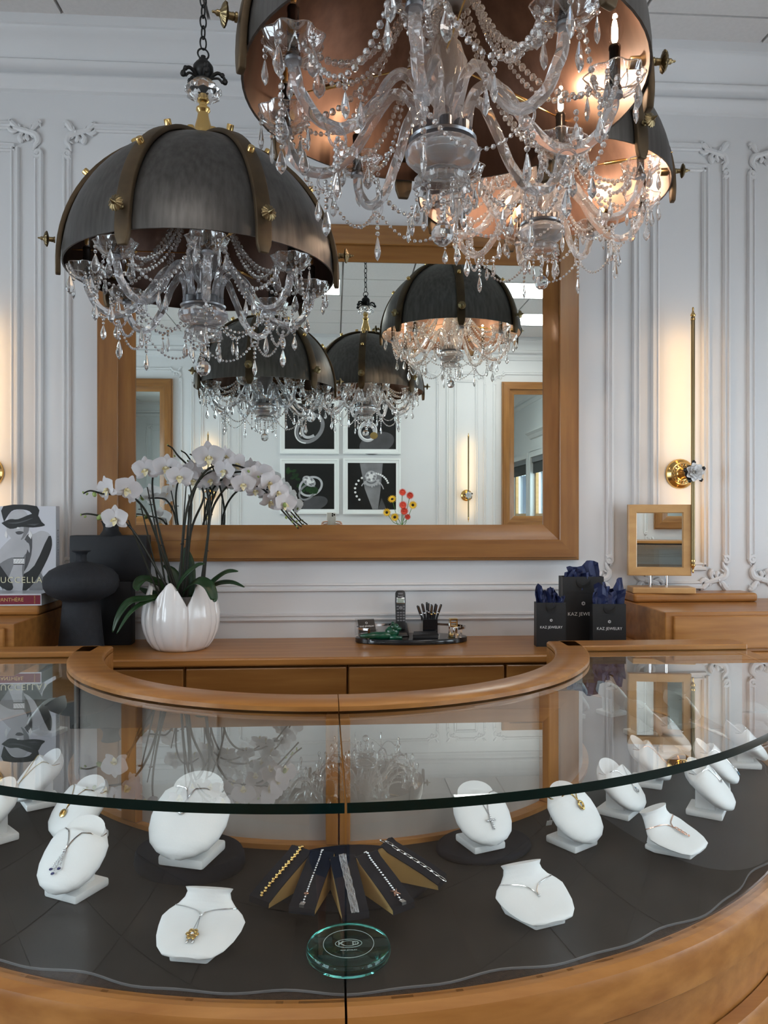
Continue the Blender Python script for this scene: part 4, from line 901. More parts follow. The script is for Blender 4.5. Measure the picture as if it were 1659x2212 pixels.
# orchids
oe=empty('orchid_plant',(PX,PY,CT+.13),'white moth orchids with arching dark stems growing from the white tulip planter','plant'); OV=Vector((PX,PY,CT+.13))
put('moss',MB().lathe([(.0,.012),(.05,.010),(.085,.0),(.09,-.02),(.0,-.022)],24,mod=lambda a,z:1+.06*sin(7*a)).mesh('moss',M['moss'],True),oe)
def opt(px,py,Y): return at(px,py,Y)-OV
def stalk(name,pts,r=.0046,mt='stem'):
    P=smoothpath([opt(*p) for p in pts],6); put(name,MB().tube(P,[r*(1-.45*i/(len(P)-1)) for i in range(len(P))],7).mesh(name,M[mt],True),oe); return P
SP=[ [(380,1290,2.69),(345,1180,2.68),(318,1110,2.66),(290,1076,2.63),(262,1068,2.60),(225,1067,2.58),(196,1060,2.57),(180,1066,2.57)],
     [(372,1290,2.66),(330,1215,2.64),(297,1160,2.62),(276,1134,2.60),(255,1122,2.58),(215,1114,2.57),(190,1110,2.56),(174,1112,2.56)],
     [(386,1290,2.70),(352,1180,2.72),(333,1090,2.70),(330,1030,2.67),(345,1000,2.64),(385,1020,2.61)],
     [(392,1290,2.69),(404,1170,2.72),(412,1090,2.72),(430,1040,2.70),(460,1018,2.68),(500,1028,2.66),(540,1048,2.64),(580,1052,2.62)],
     [(388,1300,2.66),(394,1180,2.64),(405,1095,2.64),(425,1045,2.65),(452,1012,2.66),(490,1003,2.66),(530,1012,2.65),(575,1038,2.63),(605,1085,2.61),(630,1120,2.60),(652,1138,2.60)],
     [(437,1290,2.70),(446,1190,2.72),(456,1110,2.73),(476,1068,2.73),(500,1046,2.70),(540,1045,2.68),(570,1058,2.66),(598,1090,2.65),(622,1117,2.64),(645,1142,2.64)],
     [(400,1290,2.74),(412,1150,2.77),(440,1075,2.78),(425,1035,2.78),(405,1005,2.77),(385,985,2.76),(372,968,2.76),(362,962,2.76)],
     [(430,1290,2.68),(452,1130,2.70),(447,1060,2.71),(432,1015,2.71),(420,988,2.70),(410,981,2.70)]]
for p in SP: stalk('flower_stem',p)
for p in ([(362,1290,2.69),(345,1190,2.69),(330,1110,2.69),(318,1052,2.69)],[(350,1290,2.66),(325,1180,2.64),(303,1088,2.63)],[(345,1290,2.64),(300,1180,2.62),(277,1123,2.60)],[(385,1290,2.65),(395,1150,2.65),(402,1050,2.65)],[(405,1290,2.72),(406,1180,2.72),(408,1068,2.72)],[(438,1290,2.71),(447,1180,2.72),(452,1075,2.73)],[(400,1290,2.67),(414,1090,2.68),(405,1035,2.68)]):
    stalk('stake',p,.0036)
for (px,py,Y) in ((349,1178,2.685),(326,1090,2.665),(402,1165,2.72),(394,1175,2.64),(447,1190,2.72),(303,1100,2.63),(277,1135,2.60),(455,1112,2.73)):
    q=opt(px,py,Y); put('stem_clip',MB().tube([q+Vector((.006*cos(t),.006*sin(t),0)) for t in arc(0,2*pi,10)[:-1]],.0016,5,True).mesh('clip',M['ink'],True),oe)
def petal_patch(mb,L,W,base,ang,curl,mi=0,tip=.0):
    mx=Matrix.Rotation(ang,4,'Z')@Matrix.Translation((0,base,0))
    def fn(u,v_):
        x=(u-.5)*2; w_=W*sin(pi*(.10+.84*v_)**(.85+tip))
        return (x*w_, v_*L, curl*(v_*v_)*L-.16*W*(x*x)*(1 if curl<=0 else -.5)+.08*L*sin(pi*v_))
    mb.grid(fn,6,6,mi=mi,mx=mx)
fl=MB()                                          # faces +Z, up = +Y
for a in (0,128,-128): petal_patch(fl,.030,.0105,.003,R(a),-.05,tip=.1)
for a in (72,-72): petal_patch(fl,.033,.0205,.002,R(a),.10)
FM=fl.mesh('flower',M['petal'],True,angle=180)
lp=MB(); petal_patch(lp,.016,.006,.0,R(180),.55); 
for s in (-1,1): petal_patch(lp,.010,.004,.0,R(180+60*s),.9)
lp.ball((0,0,.004),.0042,7,5)
LM=lp.mesh('lip',M['lip'],True,angle=180)
BUD=MB().ball((0,0,0),.009,8,6,sc_=(.8,.8,1.15)).mesh('bud',M['bud'],True); 
def flower(px,py,Y,yaw,pitch,s=1.0,roll=0):
    # yaw: turned to the viewer's right (+) or left (-); pitch: nodding down
    rot=Matrix.Rotation(R(yaw),3,'Z')@Matrix.Rotation(R(90+pitch),3,'X')@Matrix.Rotation(R(roll),3,'Z')
    f_=put('flower',FM,oe,opt(px,py,Y),rot.to_euler(),s*1.36); put('lip',LM,f_,(0,-.001,.002))
for q in [(315,1014,2.64,-6,8,1.0,5),(359,1009,2.62,10,6,1.0,-5),(388,1029,2.60,12,10,.98,0),(451,986,2.62,8,16,1.18,5),(486,1016,2.62,-25,10,.9,-15),(508,1002,2.67,50,5,.95,20),(541,1033,2.62,35,10,1.0,-20),(561,1024,2.66,20,5,1.0,10),(582,1042,2.61,40,15,1.0,-15),(600,1062,2.60,45,18,.95,-10),(615,1087,2.60,35,15,.95,-8),(585,1082,2.63,30,30,.9,-20),(232,1056,2.57,-38,10,1.0,18),(275,1056,2.58,30,15,1.05,-20),(283,1068,2.61,60,25,.8,-30),(249,1120,2.56,-8,8,1.0,0),(526,1045,2.60,5,15,.92,0),(456,1036,2.69,-15,10,.85,10),(419,1037,2.70,5,5,.85,-8),(412,1018,2.69,160,0,.9,0),(486,985,2.70,60,5,.8,0),(552,1058,2.68,10,25,.8,0),(540,1012,2.70,140,0,.85,10),(505,1040,2.70,-5,20,.8,8)]: flower(*q)
for px,py,Y,s in [(204,1068,2.57,1.0),(188,1067,2.57,.5),(180,1064,2.57,.45),(216,1117,2.57,1.25),(184,1116,2.56,.5),(175,1112,2.56,.42),(615,1091,2.59,.9),(627,1096,2.62,.55),(618,1118,2.60,.55),(632,1127,2.60,.5),(641,1137,2.60,.4),(630,1116,2.64,.5),(641,1126,2.64,.4),(537,1018,2.60,.55),(558,1030,2.60,.5),(573,1038,2.60,.4),(377,985,2.76,.45),(362,961,2.76,.35)]:
    put('bud',BUD,oe,opt(px,py,Y),(R(random.uniform(-40,40)),R(random.uniform(-60,60)),0),s)
def blade(pts,W,fold=.25):
    P=smoothpath([opt(*p) for p in pts],5); k=len(P); mb=MB(); v=[];f=[]
    for i,p in enumerate(P):
        t=(P[min(i+1,k-1)]-P[max(i-1,0)]).normalized(); s=t.cross(Vector((0,-.6,.8))); 
        if s.length<.05: s=Vector((1,0,0))
        s.normalize(); u=s.cross(t); q=i/(k-1); w_=W*sin(pi*min(1,.16+.8*q)**.9)
        for x in (-1,-.5,0,.5,1): v.append(p+s*(w_*x)+u*(fold*w_*abs(x)))
    for i in range(k-1):
        for j in range(4): f.append((i*5+j,i*5+j+1,i*5+j+6,i*5+j+5))
    me=mb.add(v,f).mesh('leaf',M['leaf'],True,angle=180); o=put('leaf',me,oe)
    md=o.modifiers.new('thick','SOLIDIFY'); md.thickness=.0016
for pts,W in (([(350,1285,2.66),(318,1293,2.60),(280,1300,2.56),(256,1330,2.54),(243,1366,2.53)],.016),([(352,1292,2.65),(315,1300,2.58),(280,1325,2.54),(252,1369,2.52)],.010),([(375,1290,2.70),(345,1262,2.68),(310,1252,2.64),(296,1266,2.60),(298,1276,2.58)],.022),([(385,1285,2.72),(372,1240,2.73),(352,1222,2.72)],.022),([(405,1290,2.74),(405,1250,2.75),(404,1210,2.76),(400,1182,2.76)],.030),([(375,1290,2.62),(395,1250,2.58),(425,1222,2.56),(442,1218,2.56)],.013),([(395,1280,2.64),(425,1256,2.58),(450,1265,2.56),(462,1292,2.55),(461,1300,2.55)],.020),([(435,1285,2.68),(462,1256,2.66),(490,1236,2.63),(514,1234,2.61)],.016),([(440,1282,2.70),(468,1262,2.68),(500,1258,2.66),(528,1268,2.64)],.012),([(365,1290,2.72),(330,1285,2.72),(300,1270,2.72)],.018)): blade(pts,W)
# books
def book(name,label,W,D,T,loc,rot,cov):
    e=empty(name,loc,label,'book'); e.rotation_euler=rot
    mb=MB().box((-W/2,-T/2,0),(W/2,-T/2+.003,D)).box((-W/2,T/2-.003,0),(W/2,T/2,D)).box((W/2-.003,-T/2+.003,0),(W/2,T/2-.003,D))
    put('cover',mb.mesh('cover',cov,bevel=.0006,seg=1),e); put('pages',MB().box((-W/2+.003,-T/2+.0031,.003),(W/2-.0032,T/2-.0031,D-.003)).mesh('pages',M['paper']),e); return e
# lying book: spine to the front, white jacket with crimson spine label
lz=H-.301
e=empty('book',(-1.12,2.71,lz),'thick book lying flat on the left ledge with a crimson spine','book','stack of two books'); b=MB().box((-.19,-.085,0),(.150,.085,.0025)).box((-.19,-.085,.0365),(.150,.085,.039)).box((-.19,-.085,.0025),(.150,-.082,.0365))
put('jacket',b.mesh('jacket',M['cover'],bevel=.0006,seg=1),e); put('pages',MB().box((-.188,-.0815,.0026),(.148,.083,.0364)).mesh('pages',M['paper']),e)
put('spine_label',MB().box((-.19,-.0856,.0045),(.1465,-.0851,.0345)).mesh('spine',M['crimson']),e)
put('title',text_mesh('LA PANTHÈRE',.0170,M['gold'],.0003),e,(.0385,-.0858,.0195),(R(90),0,0)); put('imprint',text_mesh('ASSOULINE',.0052,M['gold'],.0003),e,(.1285,-.0858,.0195),(R(90),R(-90),0))
# upright book with a printed portrait on its cover
e=empty('book',(-1.077,2.765,lz+.0395),'upright pale grey book with a black and white portrait cover, standing on the flat book','book','stack of two books'); W,D,T=.222,.292,.036
mb=MB().box((-W/2,-T/2,0),(W/2,-T/2+.003,D)).box((-W/2,T/2-.003,0),(W/2,T/2,D)).box((W/2-.003,-T/2+.003,0),(W/2,T/2-.003,D))
put('cover',mb.mesh('cover',M['cover'],bevel=.0006,seg=1),e); put('pages',MB().box((-W/2+.003,-T/2+.0031,.003),(W/2-.0032,T/2-.0031,D-.003)).mesh('pages',M['paper']),e)
pm=MB(); py_=[-T/2-.0001]
def cp(pts,mi,sm=True):
    # points in cover units: x -1..1, y 0..1.3 (bottom to top)
    py_[0]-=.00006; P=[(x*W/2,py_[0],y*D/1.3) for x,y in pts]
    if sm and len(pts)>4:
        Q=[Vector(p) for p in P]; Q=smoothpath(Q+[Q[0]],3)[:-1]; P=[tuple(q) for q in Q]
    pm.add(P,[tuple(range(len(P)))],mi)
INK,G3,G5,G7,WHT=0,1,2,3,4
cp([(-.62,0),(.48,0),(.60,.45),(.88,.66),(.82,.86),(.55,.92),(.25,.86),(-.2,.85),(-.55,.72),(-.8,.5)],G7)                         # shoulders
cp([(-.62,0),(-.4,.25),(-.25,.5),(-.6,.45),(-.85,.3)],G5); cp([(.18,0),(.6,.0),(.62,.2),(.36,.34),(.24,.22)],G5)
cp([(-.1,.22),(.34,.38),(.78,.84),(.88,.70),(.74,.48),(.42,.18),(.10,0),(-.16,0)],INK); cp([(-.9,.52),(-.5,.24),(-.3,.05),(-.5,0),(-.95,.2)],INK)  # dress
cp([(-.05,.66),(.10,.84),(.26,.86),(.25,.55),(.05,.3),(-.15,.32)],G3)
cp([(-.50,.92),(-.46,1.12),(-.30,1.22),(.0,1.24),(.18,1.12),(.18,.95),(.06,.82),(-.14,.76),(-.36,.80)],G7)                       # face
cp([(.02,.98),(.18,1.04),(.17,.92),(.06,.83),(-.08,.77),(.0,.86)],G5)
cp([(-.58,1.06),(-.60,1.30),(.42,1.30),(.40,1.10),(.20,1.22),(-.1,1.25),(-.36,1.22)],INK)                                        # hair
cp([(-.66,1.04),(-.4,1.10),(-.15,1.10),(.25,1.18),(.44,1.16),(.56,1.06),(.66,1.00),(.30,.97),(-.05,.98),(-.40,.95)],INK)           # feather mask
cp([(-.5,1.04),(-.1,1.06),(.3,1.12),(.1,1.07),(-.2,1.03)],G3); cp([(.1,1.02),(.5,1.03),(.35,1.0)],G3)
cp([(-.24,.90),(-.12,.915),(.02,.90),(-.06,.865),(-.18,.865)],G3); cp([(-.20,.945),(-.1,.955),(-.12,.975),(-.18,.975)],WHT)        # lips, nose
cp([(.20,.93),(.28,.86),(.24,.79),(.16,.84)],WHT); cp([(-.52,.93),(-.47,.86),(-.5,.79),(-.56,.85)],WHT)                            # earrings
cp([(-.30,.0),(-.02,.0),(-.02,.34),(.02,.50),(.12,.60),(.10,.76),(-.08,.78),(-.26,.74),(-.22,.56),(-.28,.36)],G7)               # forearm and hand
cp([(.0,.76),(.18,.72),(.20,.58),(.12,.64),(.02,.70)],G7); cp([(.0,.50),(.08,.56),(.06,.40),(.0,.2),(-.03,.3)],G5)
cp([(-.29,.40),(.04,.40),(.04,.50),(-.29,.50)],WHT,False); cp([(-.29,.395),(.04,.395),(.04,.41),(-.29,.41)],INK,False); cp([(-.29,.49),(.04,.49),(.04,.505),(-.29,.505)],INK,False)
for q in range(10): cp([(-.26+.03*q,.425+.02*(q%3)),(-.245+.03*q,.425+.02*(q%3)),(-.25+.03*q,.445+.02*(q%3))],G3,False)
put('cover_print',pm.mesh('print',[M['ink'],M['g3'],M['g5'],M['g7'],M['white']]),e)
put('cover_title',text_mesh('BUCCELLATI',.0300,M['ivory'],.0003,spacing=1.15),e,(0,-T/2-.0024,.035),(R(90),0,0)); put('spine_title',text_mesh('BUCCELLATI',.013,M['g5'],.0003,spacing=1.3),e,(W/2+.0004,0,.165),(R(90),R(90),R(90)))
# oval tray and the things on it
TX,TY,TZ=.281,2.783,CT
e=empty('tray',(TX,TY,TZ),'black oval tray with chrome gallery rail on the worktop','tray'); S=Matrix.Diagonal((.204,.086,1,1))
put('tray_base',MB().lathe([(.97,0),(1,.003),(1,.017),(.985,.019)],64,mx=S).mesh('tray',M['blackg'],True,angle=40),e)
for a0_,a1_ in ((62,250-128+118),(-62,62-0)): pass
for s,(g0,g1) in enumerate(((-38,78),(102,218))):
    P=[(.199*cos(R(a)),.082*sin(R(a)),.052) for a in arc(g0,g1,26)]
    mb=MB(); fr=[]
    for i,p in enumerate(P):
        t=(Vector(P[min(i+1,26)])-Vector(P[max(i-1,0)])).normalized(); nn=Vector((t.y,-t.x,0))
        fr.append(lambda d,z,p=p,nn=nn:(p[0]+nn.x*d,p[1]+nn.y*d,p[2]+z))
    mb.sweep([(-.0015,-.004),(.0015,-.004),(.0015,.004),(-.0015,.004)],fr)
    for i in (0,26,13): p=P[i]; mb.box((p[0]-.004,p[1]-.0015,.018),(p[0]+.004,p[1]+.0015,.0555))
    put('gallery_rail',mb.mesh('rail',M['chrome'],True,angle=40),e)
T0=TZ+.0195
def rbox(x0,y0,z0,x1,y1,z1,m,bv=.003,name='b'): return MB().box((x0,y0,z0),(x1,y1,z1)).mesh(name,M[m],True,bevel=bv,seg=2,angle=40)
e=empty('charging_cradle',(.243,2.805,T0),'black cordless phone cradle on the tray','phone')
put('cradle',MB().add([(-.031,-.036,0),(.031,-.036,0),(.036,.034,0),(-.036,.034,0),(-.022,-.030,.014),(.022,-.030,.014),(.026,.030,.046),(-.026,.030,.046)],[(0,3,2,1),(4,5,6,7),(0,1,5,4),(1,2,6,5),(2,3,7,6),(3,0,4,7)]).mesh('cradle',M['blackp'],True,bevel=.005,seg=2,angle=50),e)
e=empty('phone_handset',(.243,2.792,T0+.022),'black cordless handset standing upright in its cradle','phone'); e.rotation_euler=(R(-9),0,0)
put('handset',MB().prism([(-.017,0),(.017,0),(.0175,.04),(.019,.10),(.018,.135),(.012,.143),(-.012,.143),(-.018,.135),(-.019,.10),(-.0175,.04)],-.012,.012,mx=Matrix.Rotation(R(90),4,'X')).mesh('handset',M['blackp'],True,bevel=.003,angle=40),e)
put('screen_bezel',rbox(-.0145,-.0130,.094,.0145,-.0118,.116,'chrome',.0008),e); put('screen',rbox(-.0125,-.0137,.0965,.0125,-.0128,.1135,'lcd',.0003),e)
put('earpiece',rbox(-.009,-.0128,.127,.009,-.0119,.134,'key',.0005),e); put('brand_text',text_mesh('Panasonic',.0052,M['white'],.0002),e,(0,-.0124,.121),(R(90),0,0))
put('navigation_key',MB().lathe([(.0068,0),(.0068,.0012),(.004,.0018)],16,mx=Matrix.Translation((0,-.012,.079))@Matrix.Rotation(R(90),4,'X')).mesh('nav',M['key'],True),e)
km=rbox(-.0038,-.0014,-.0026,.0038,0,.0026,'key',.0006)
for r_ in range(4):
    for c_ in range(3): put('key',km,e,((c_-1)*.0103,-.012,.062-.0095*r_))
for x_ in (-.011,.011):
    for z_ in (.084,.074): put('soft_key',km,e,(x_,-.012,z_))
# pen holder
e=empty('pen_holder',(.349,2.800,T0),'black square pen cup in a clear acrylic stand on the tray','pen holder')
put('cup',MB().box((-.0265,-.0265,.004),(.0265,.0265,.062)).mesh('cup',M['blackg'],bevel=.001,seg=1),e)
put('acrylic_side',MB().box((-.0345,-.029,0),(-.0275,.029,.072)).mesh('a',M['acry']),e); put('acrylic_side',MB().box((.0275,-.029,0),(.0345,.029,.072)).mesh('a',M['acry']),e); put('acrylic_base',MB().box((-.0275,-.029,0),(.0275,.029,.0035)).mesh('a',M['acry']),e)
pb=MB().lathe([(.0035,0),(.004,.01),(.004,.046),(.0042,.047)],10).lathe([(.0042,.047),(.0044,.048),(.0044,.050),(.0042,.051)],10,1).lathe([(.0042,.051),(.0042,.078),(.003,.082)],10).box((-.0012,-.0062,.055),(.0012,-.0048,.080),1).mesh('pen',[M['blackp'],M['chrome']],True,angle=40)
pg=MB().lathe([(.0035,0),(.004,.01),(.004,.046),(.0042,.047)],10).lathe([(.0042,.047),(.0044,.048),(.0044,.050),(.0042,.051)],10,1).lathe([(.0042,.051),(.0042,.078),(.003,.082)],10).box((-.0012,-.0062,.055),(.0012,-.0048,.080),1).mesh('pen',[M['blackp'],M['gold']],True,angle=40)
for k in range(11):
    cx=(k%6-2.5)*.0085; cy_=-.012 if k<6 else .012
    tag(put('pen',pg if k in (3,4) else pb,None,(.349+cx*.75,2.800+cy_,T0+.030+.004*(k%3)),(R(random.uniform(-5,5)),R(cx*900 if abs(cx)<.2 else 0),R(random.uniform(-25,25)))),'slim black pen%s, %s from left in the %s row of the cup'%(' (gold clip)' if k in (3,4) else '',['first','second','third','fourth','fifth','sixth'][k%6],'front' if k<6 else 'back'),'pen','pens in the pen cup')
# business card holder and cards
e=empty('card_holder',(.118+.0,2.795,T0),'clear acrylic business card holder at left end of the tray','card holder',None,R(12))
hold=MB()
P=smoothpath([(0,.030,.0),(0,.034,.03),(0,.030,.056),(0,.024,.058),(0,.004,.030),(0,-.010,.012),(0,-.018,.012),(0,-.024,.028)],4)
hold.sweep([(-.036,-.0012),(.036,-.0012),(.036,.0012),(-.036,.0012)],[(lambda x,h,p=p,n_=(Vector((0,-(P[min(i+1,len(P)-1)]-P[max(i-1,0)]).z,(P[min(i+1,len(P)-1)]-P[max(i-1,0)]).y)).normalized()):(x,p.y+n_.y*h,p.z+n_.z*h)) for i,p in enumerate(P)])
put('holder',hold.mesh('holder',M['acry'],True,angle=40),e)
e2=empty('business_card',(.118,2.795,T0),'black business card with white shop name in the acrylic holder','card',None,R(12))
mx=Matrix.Translation((0,-.004,.038))@Matrix.Rotation(R(-38),4,'X')
put('card',MB().box((-.031,-.003,-.027),(.031,.0,.025),mx=mx).mesh('card',M['bag']),e2)
g=text_mesh('KAZ JEWELRY',.0088,M['white'],.0002); q=put('card_text',g,e2); q.matrix_local=mx@Matrix.Translation((0,-.0034,-.004))@Matrix.Rotation(R(90),4,'X')
hx=MB().tube([(.004*cos(t),0,.004*sin(t)) for t in arc(R(30),R(390),6)[:-1]],.0007,5,True).mesh('hex',M['white']); q=put('card_emblem',hx,e2); q.matrix_local=mx@Matrix.Translation((0,-.0036,.010))
# green stone animal, card box, ring holder
gm=MB(); gm.tube(smoothpath([(-.075,0,.010),(-.05,-.006,.011),(-.02,.0,.011),(.012,-.006,.012),(.03,-.004,.012)],5),[.004+.010*min(1,i/8) for i in range(21)],10)
gm.ball((.040,0,.024),.026,14,10,sc_=(1,.75,.85)); gm.ball((.048,-.006,.042),.016,12,8,sc_=(1.1,.9,.9)); gm.ball((.062,-.010,.036),.010,10,6,sc_=(1.2,.9,.8)); gm.ball((.042,-.012,.054),.006,8,5); gm.ball((.042,.006,.054),.006,8,5); gm.tube([(.03,-.014,.006),(.075,-.016,.005)],[.009,.006],8)
tag(put('figurine',gm.mesh('fig',M['green'],True,angle=180),None,(.168,2.742,T0-.001)),'dark green glazed stone animal figurine curled at the front of the tray','figurine')
e=empty('card_box',(.327,2.735,T0),'flat black card box lying at the front of the tray','box'); put('box_body',rbox(-.044,-.016,0,.044,.016,.012,'bag',.001),e); put('box_lid',MB().add([(-.046,-.017,.012),(.046,-.017,.012),(.040,.018,.020),(-.040,.018,.020),(-.046,-.017,.014),(.046,-.017,.014),(.040,.018,.022),(-.040,.018,.022)],[(0,3,2,1),(4,5,6,7),(0,1,5,4),(1,2,6,5),(2,3,7,6),(3,0,4,7)]).mesh('lid',M['blackp']),e)
put('lid_text',text_mesh('KAZ JEWELRY',.006,M['key'],.0001),e,(0,-.0035,.0178),(R(13),0,0))
e=empty('ring_stand',(.432,2.765,T0),'small chrome stand with a square gold block at right end of the tray','ornament')
put('stand_base',rbox(-.016,-.016,0,.016,.016,.012,'gold',.002),e); put('stand_post',rbox(-.017,-.004,.010,-.009,.006,.050,'chrome',.002),e); put('stand_front',rbox(-.004,-.020,.0,.006,-.014,.036,'chrome',.002),e)
gb=MB()
for a_,b_ in (((-.014,-.013,.036),(.014,.013,.041)),((-.014,-.013,.061),(.014,.013,.066)),((-.014,-.013,.041),(-.010,.013,.061)),((.010,-.013,.041),(.014,.013,.061)),((-.010,-.004,.049),(.010,.006,.053))): gb.box(a_,b_)
put('gold_band',gb.mesh('band',M['gold'],bevel=.001,seg=1),e)
# gift bags and tissue
def bag(px0,px1,pyt,pyb,Y,lab,tlab,tp,rz,side_text=0):
    a=at(px0,pyb,Y); b=at(px1,pyb,Y); t=at((px0+px1)/2,pyt,Y); W=(b-a).length; h=t.z-CT; D=W*.42; cx=(a.x+b.x)/2
    e=empty('gift_bag',(cx,Y+D/2,CT),lab,'bag','black paper gift bags on the worktop',R(rz)); w2=W/2
    mb=MB(); th=.0006; v=[(-w2,-D/2,0),(w2,-D/2,0),(w2,D/2,0),(-w2,D/2,0),(-w2,-D/2+.003,h),(w2,-D/2+.003,h),(w2,D/2-.003,h),(-w2,D/2-.003,h),(w2*.96,0,h),(-w2*.96,0,h),(w2*.985,0,0),(-w2*.985,0,0)]
    mb.add(v,[(0,1,5,4),(2,3,7,6),(1,10,8,5),(10,2,6,8),(3,11,9,7),(11,0,4,9),(0,11,10,1),(11,3,2,10)])
    o=put('bag_body',mb.mesh('bag',M['bag']),e); md=o.modifiers.new('t','SOLIDIFY'); md.thickness=.0008
    put('fold_line',MB().box((-w2+.001,-D/2+.0012,h*.755),(w2-.001,-D/2+.0018,h*.758)).mesh('fold',M['blackp']),e)
    hd=MB()
    hw=w2*.34; hz=h-.004-h*.07
    for s_ in ((-1,) ):
        hd.sweep([(-.006,-.0006),(.006,-.0006),(.006,.0006),(-.006,.0006)],[(lambda q,d,t=t_:( -hw*cos(t), -D/2+.0005-d-.0014, h-.012-h*.095*sin(t)*(1 if True else 0)+q*.9)) for t_ in arc(0,pi,12)])
    put('ribbon_handle',hd.mesh('handle',M['ink'],True),e)
    z=h*.44; put('bag_text',text_mesh('KAZ JEWELRY',W*.118,M['white'],.0002,spacing=1.05),e,(0,-D/2-.0006+.003*.44,z),(R(90),0,0))
    s_=W*.042; put('bag_emblem',MB().tube([(s_*cos(t),0,s_*sin(t)) for t in arc(R(30),R(390),6)[:-1]],.0008,5,True).tube([(s_*.55*cos(t),0,s_*.55*sin(t)) for t in arc(R(0),R(300),5)],.0006,5).mesh('emblem',M['white']),e,(0,-D/2-.0008+.003*.6,h*.60))
    # tissue: crumpled sheets pushed into the bag
    te=empty('tissue_paper',(cx,Y+D/2,CT+h*.8),tlab,'tissue paper','navy tissue in the gift bags',R(rz))
    for (x0,x1,hh,y0,ln,sd) in tp:
        rnd=random.Random(sd); nu,nv=9,6; ph=[rnd.uniform(0,6) for _ in range(6)]
        def fn(u,v_):
            x=(x0+(x1-x0)*u)*W; z=v_*(hh*(.78+.22*sin(ph[0]+u*5)+.18*((int(u*9)*7919%5)/5-.4)))-.0*h
            y=y0*D+ln*v_*v_+.007*sin(ph[1]+u*9+v_*3)+.006*sin(ph[2]+u*17)+rnd.uniform(-.003,.003)
            x+=.006*sin(ph[3]+v_*5)*v_+rnd.uniform(-.003,.003)*v_
            return (max(-w2*1.25,min(w2*1.25,x)),y,z+h*.2*(v_*1.0)-.0 if v_>0 else 0)
        put('tissue_sheet',MB().grid(fn,nu,nv).mesh('tissue',M['tissue']),te)
bag(1160,1223,1302,1379,2.64,'small black gift bag, left of the three on the worktop','spiky navy tissue paper in the left gift bag',[(-.46,.0,.062,.1,.002,1),(-.1,.3,.056,-.1,.002,2),(.05,.46,.034,-.2,-.004,3),(-.3,.4,.03,.25,.004,4)],-3)
bag(1217,1305,1246,1373,2.70,'tall black gift bag standing between the two small ones','broad flat sheet of navy tissue paper in the tall gift bag',[(-.30,.46,.055,.1,.004,5),(-.4,.0,.028,-.15,.0,6),(-.2,.2,.02,-.3,.0,7)],-2)
bag(1283,1353,1305,1385,2.60,'small black gift bag, right of the three, nearest the cabinet','puffed navy tissue paper in the right gift bag',[(-.42,.45,.070,-.2,.000,8),(-.1,.5,.092,.2,.006,9),(-.45,.1,.06,.0,-.004,10)],-5)
# stand mirror
e=empty('stand_mirror',(1.222,2.822,H-.292),'small maple framed mirror on two chrome posts standing on the right ledge','mirror',None,R(-8.6))
hw,h0,h1=.1155,.064,.331
pr=[(0,-.010),(0,.010),(.003,.012),(.029,.012),(.032,.008),(.032,-.010)]
for ax,sg in (('z',-1),('z',1),('x',-1),('x',1)):
    hz=(h1-h0)/2; zc=(h0+h1)/2; fr=[]
    for t in (-1,1): fr.append((lambda d,h,t=t,ax=ax,sg=sg:(t*(hw-d),-h,zc+sg*(hz-d)) if ax=='z' else (sg*(hw-d),-h,zc+t*(hz-d))))
    put('frame_rail',MB().sweep(pr,fr).mesh('rail',M['woodl'],True,angle=30),e)
put('mirror_glass',MB().box((-hw+.032,-.004,h0+.032),(hw-.032,.0,h1-.032)).mesh('glass',M['mirror']),e)
put('back_board',MB().box((-hw+.03,.0,h0+.03),(hw-.03,.006,h1-.03)).mesh('back',M['woodl']),e)
pm=MB().lathe([(.0055,.022),(.0055,.07)],14).mesh('post',M['chrome'],True,angle=40)
for x_ in (-.034,.026): put('chrome_post',pm,e,(x_,0,0))
put('base',MB().box((-.108,-.045,0),(.122,.045,.023)).mesh('base',M['woodl'],bevel=.004),e)
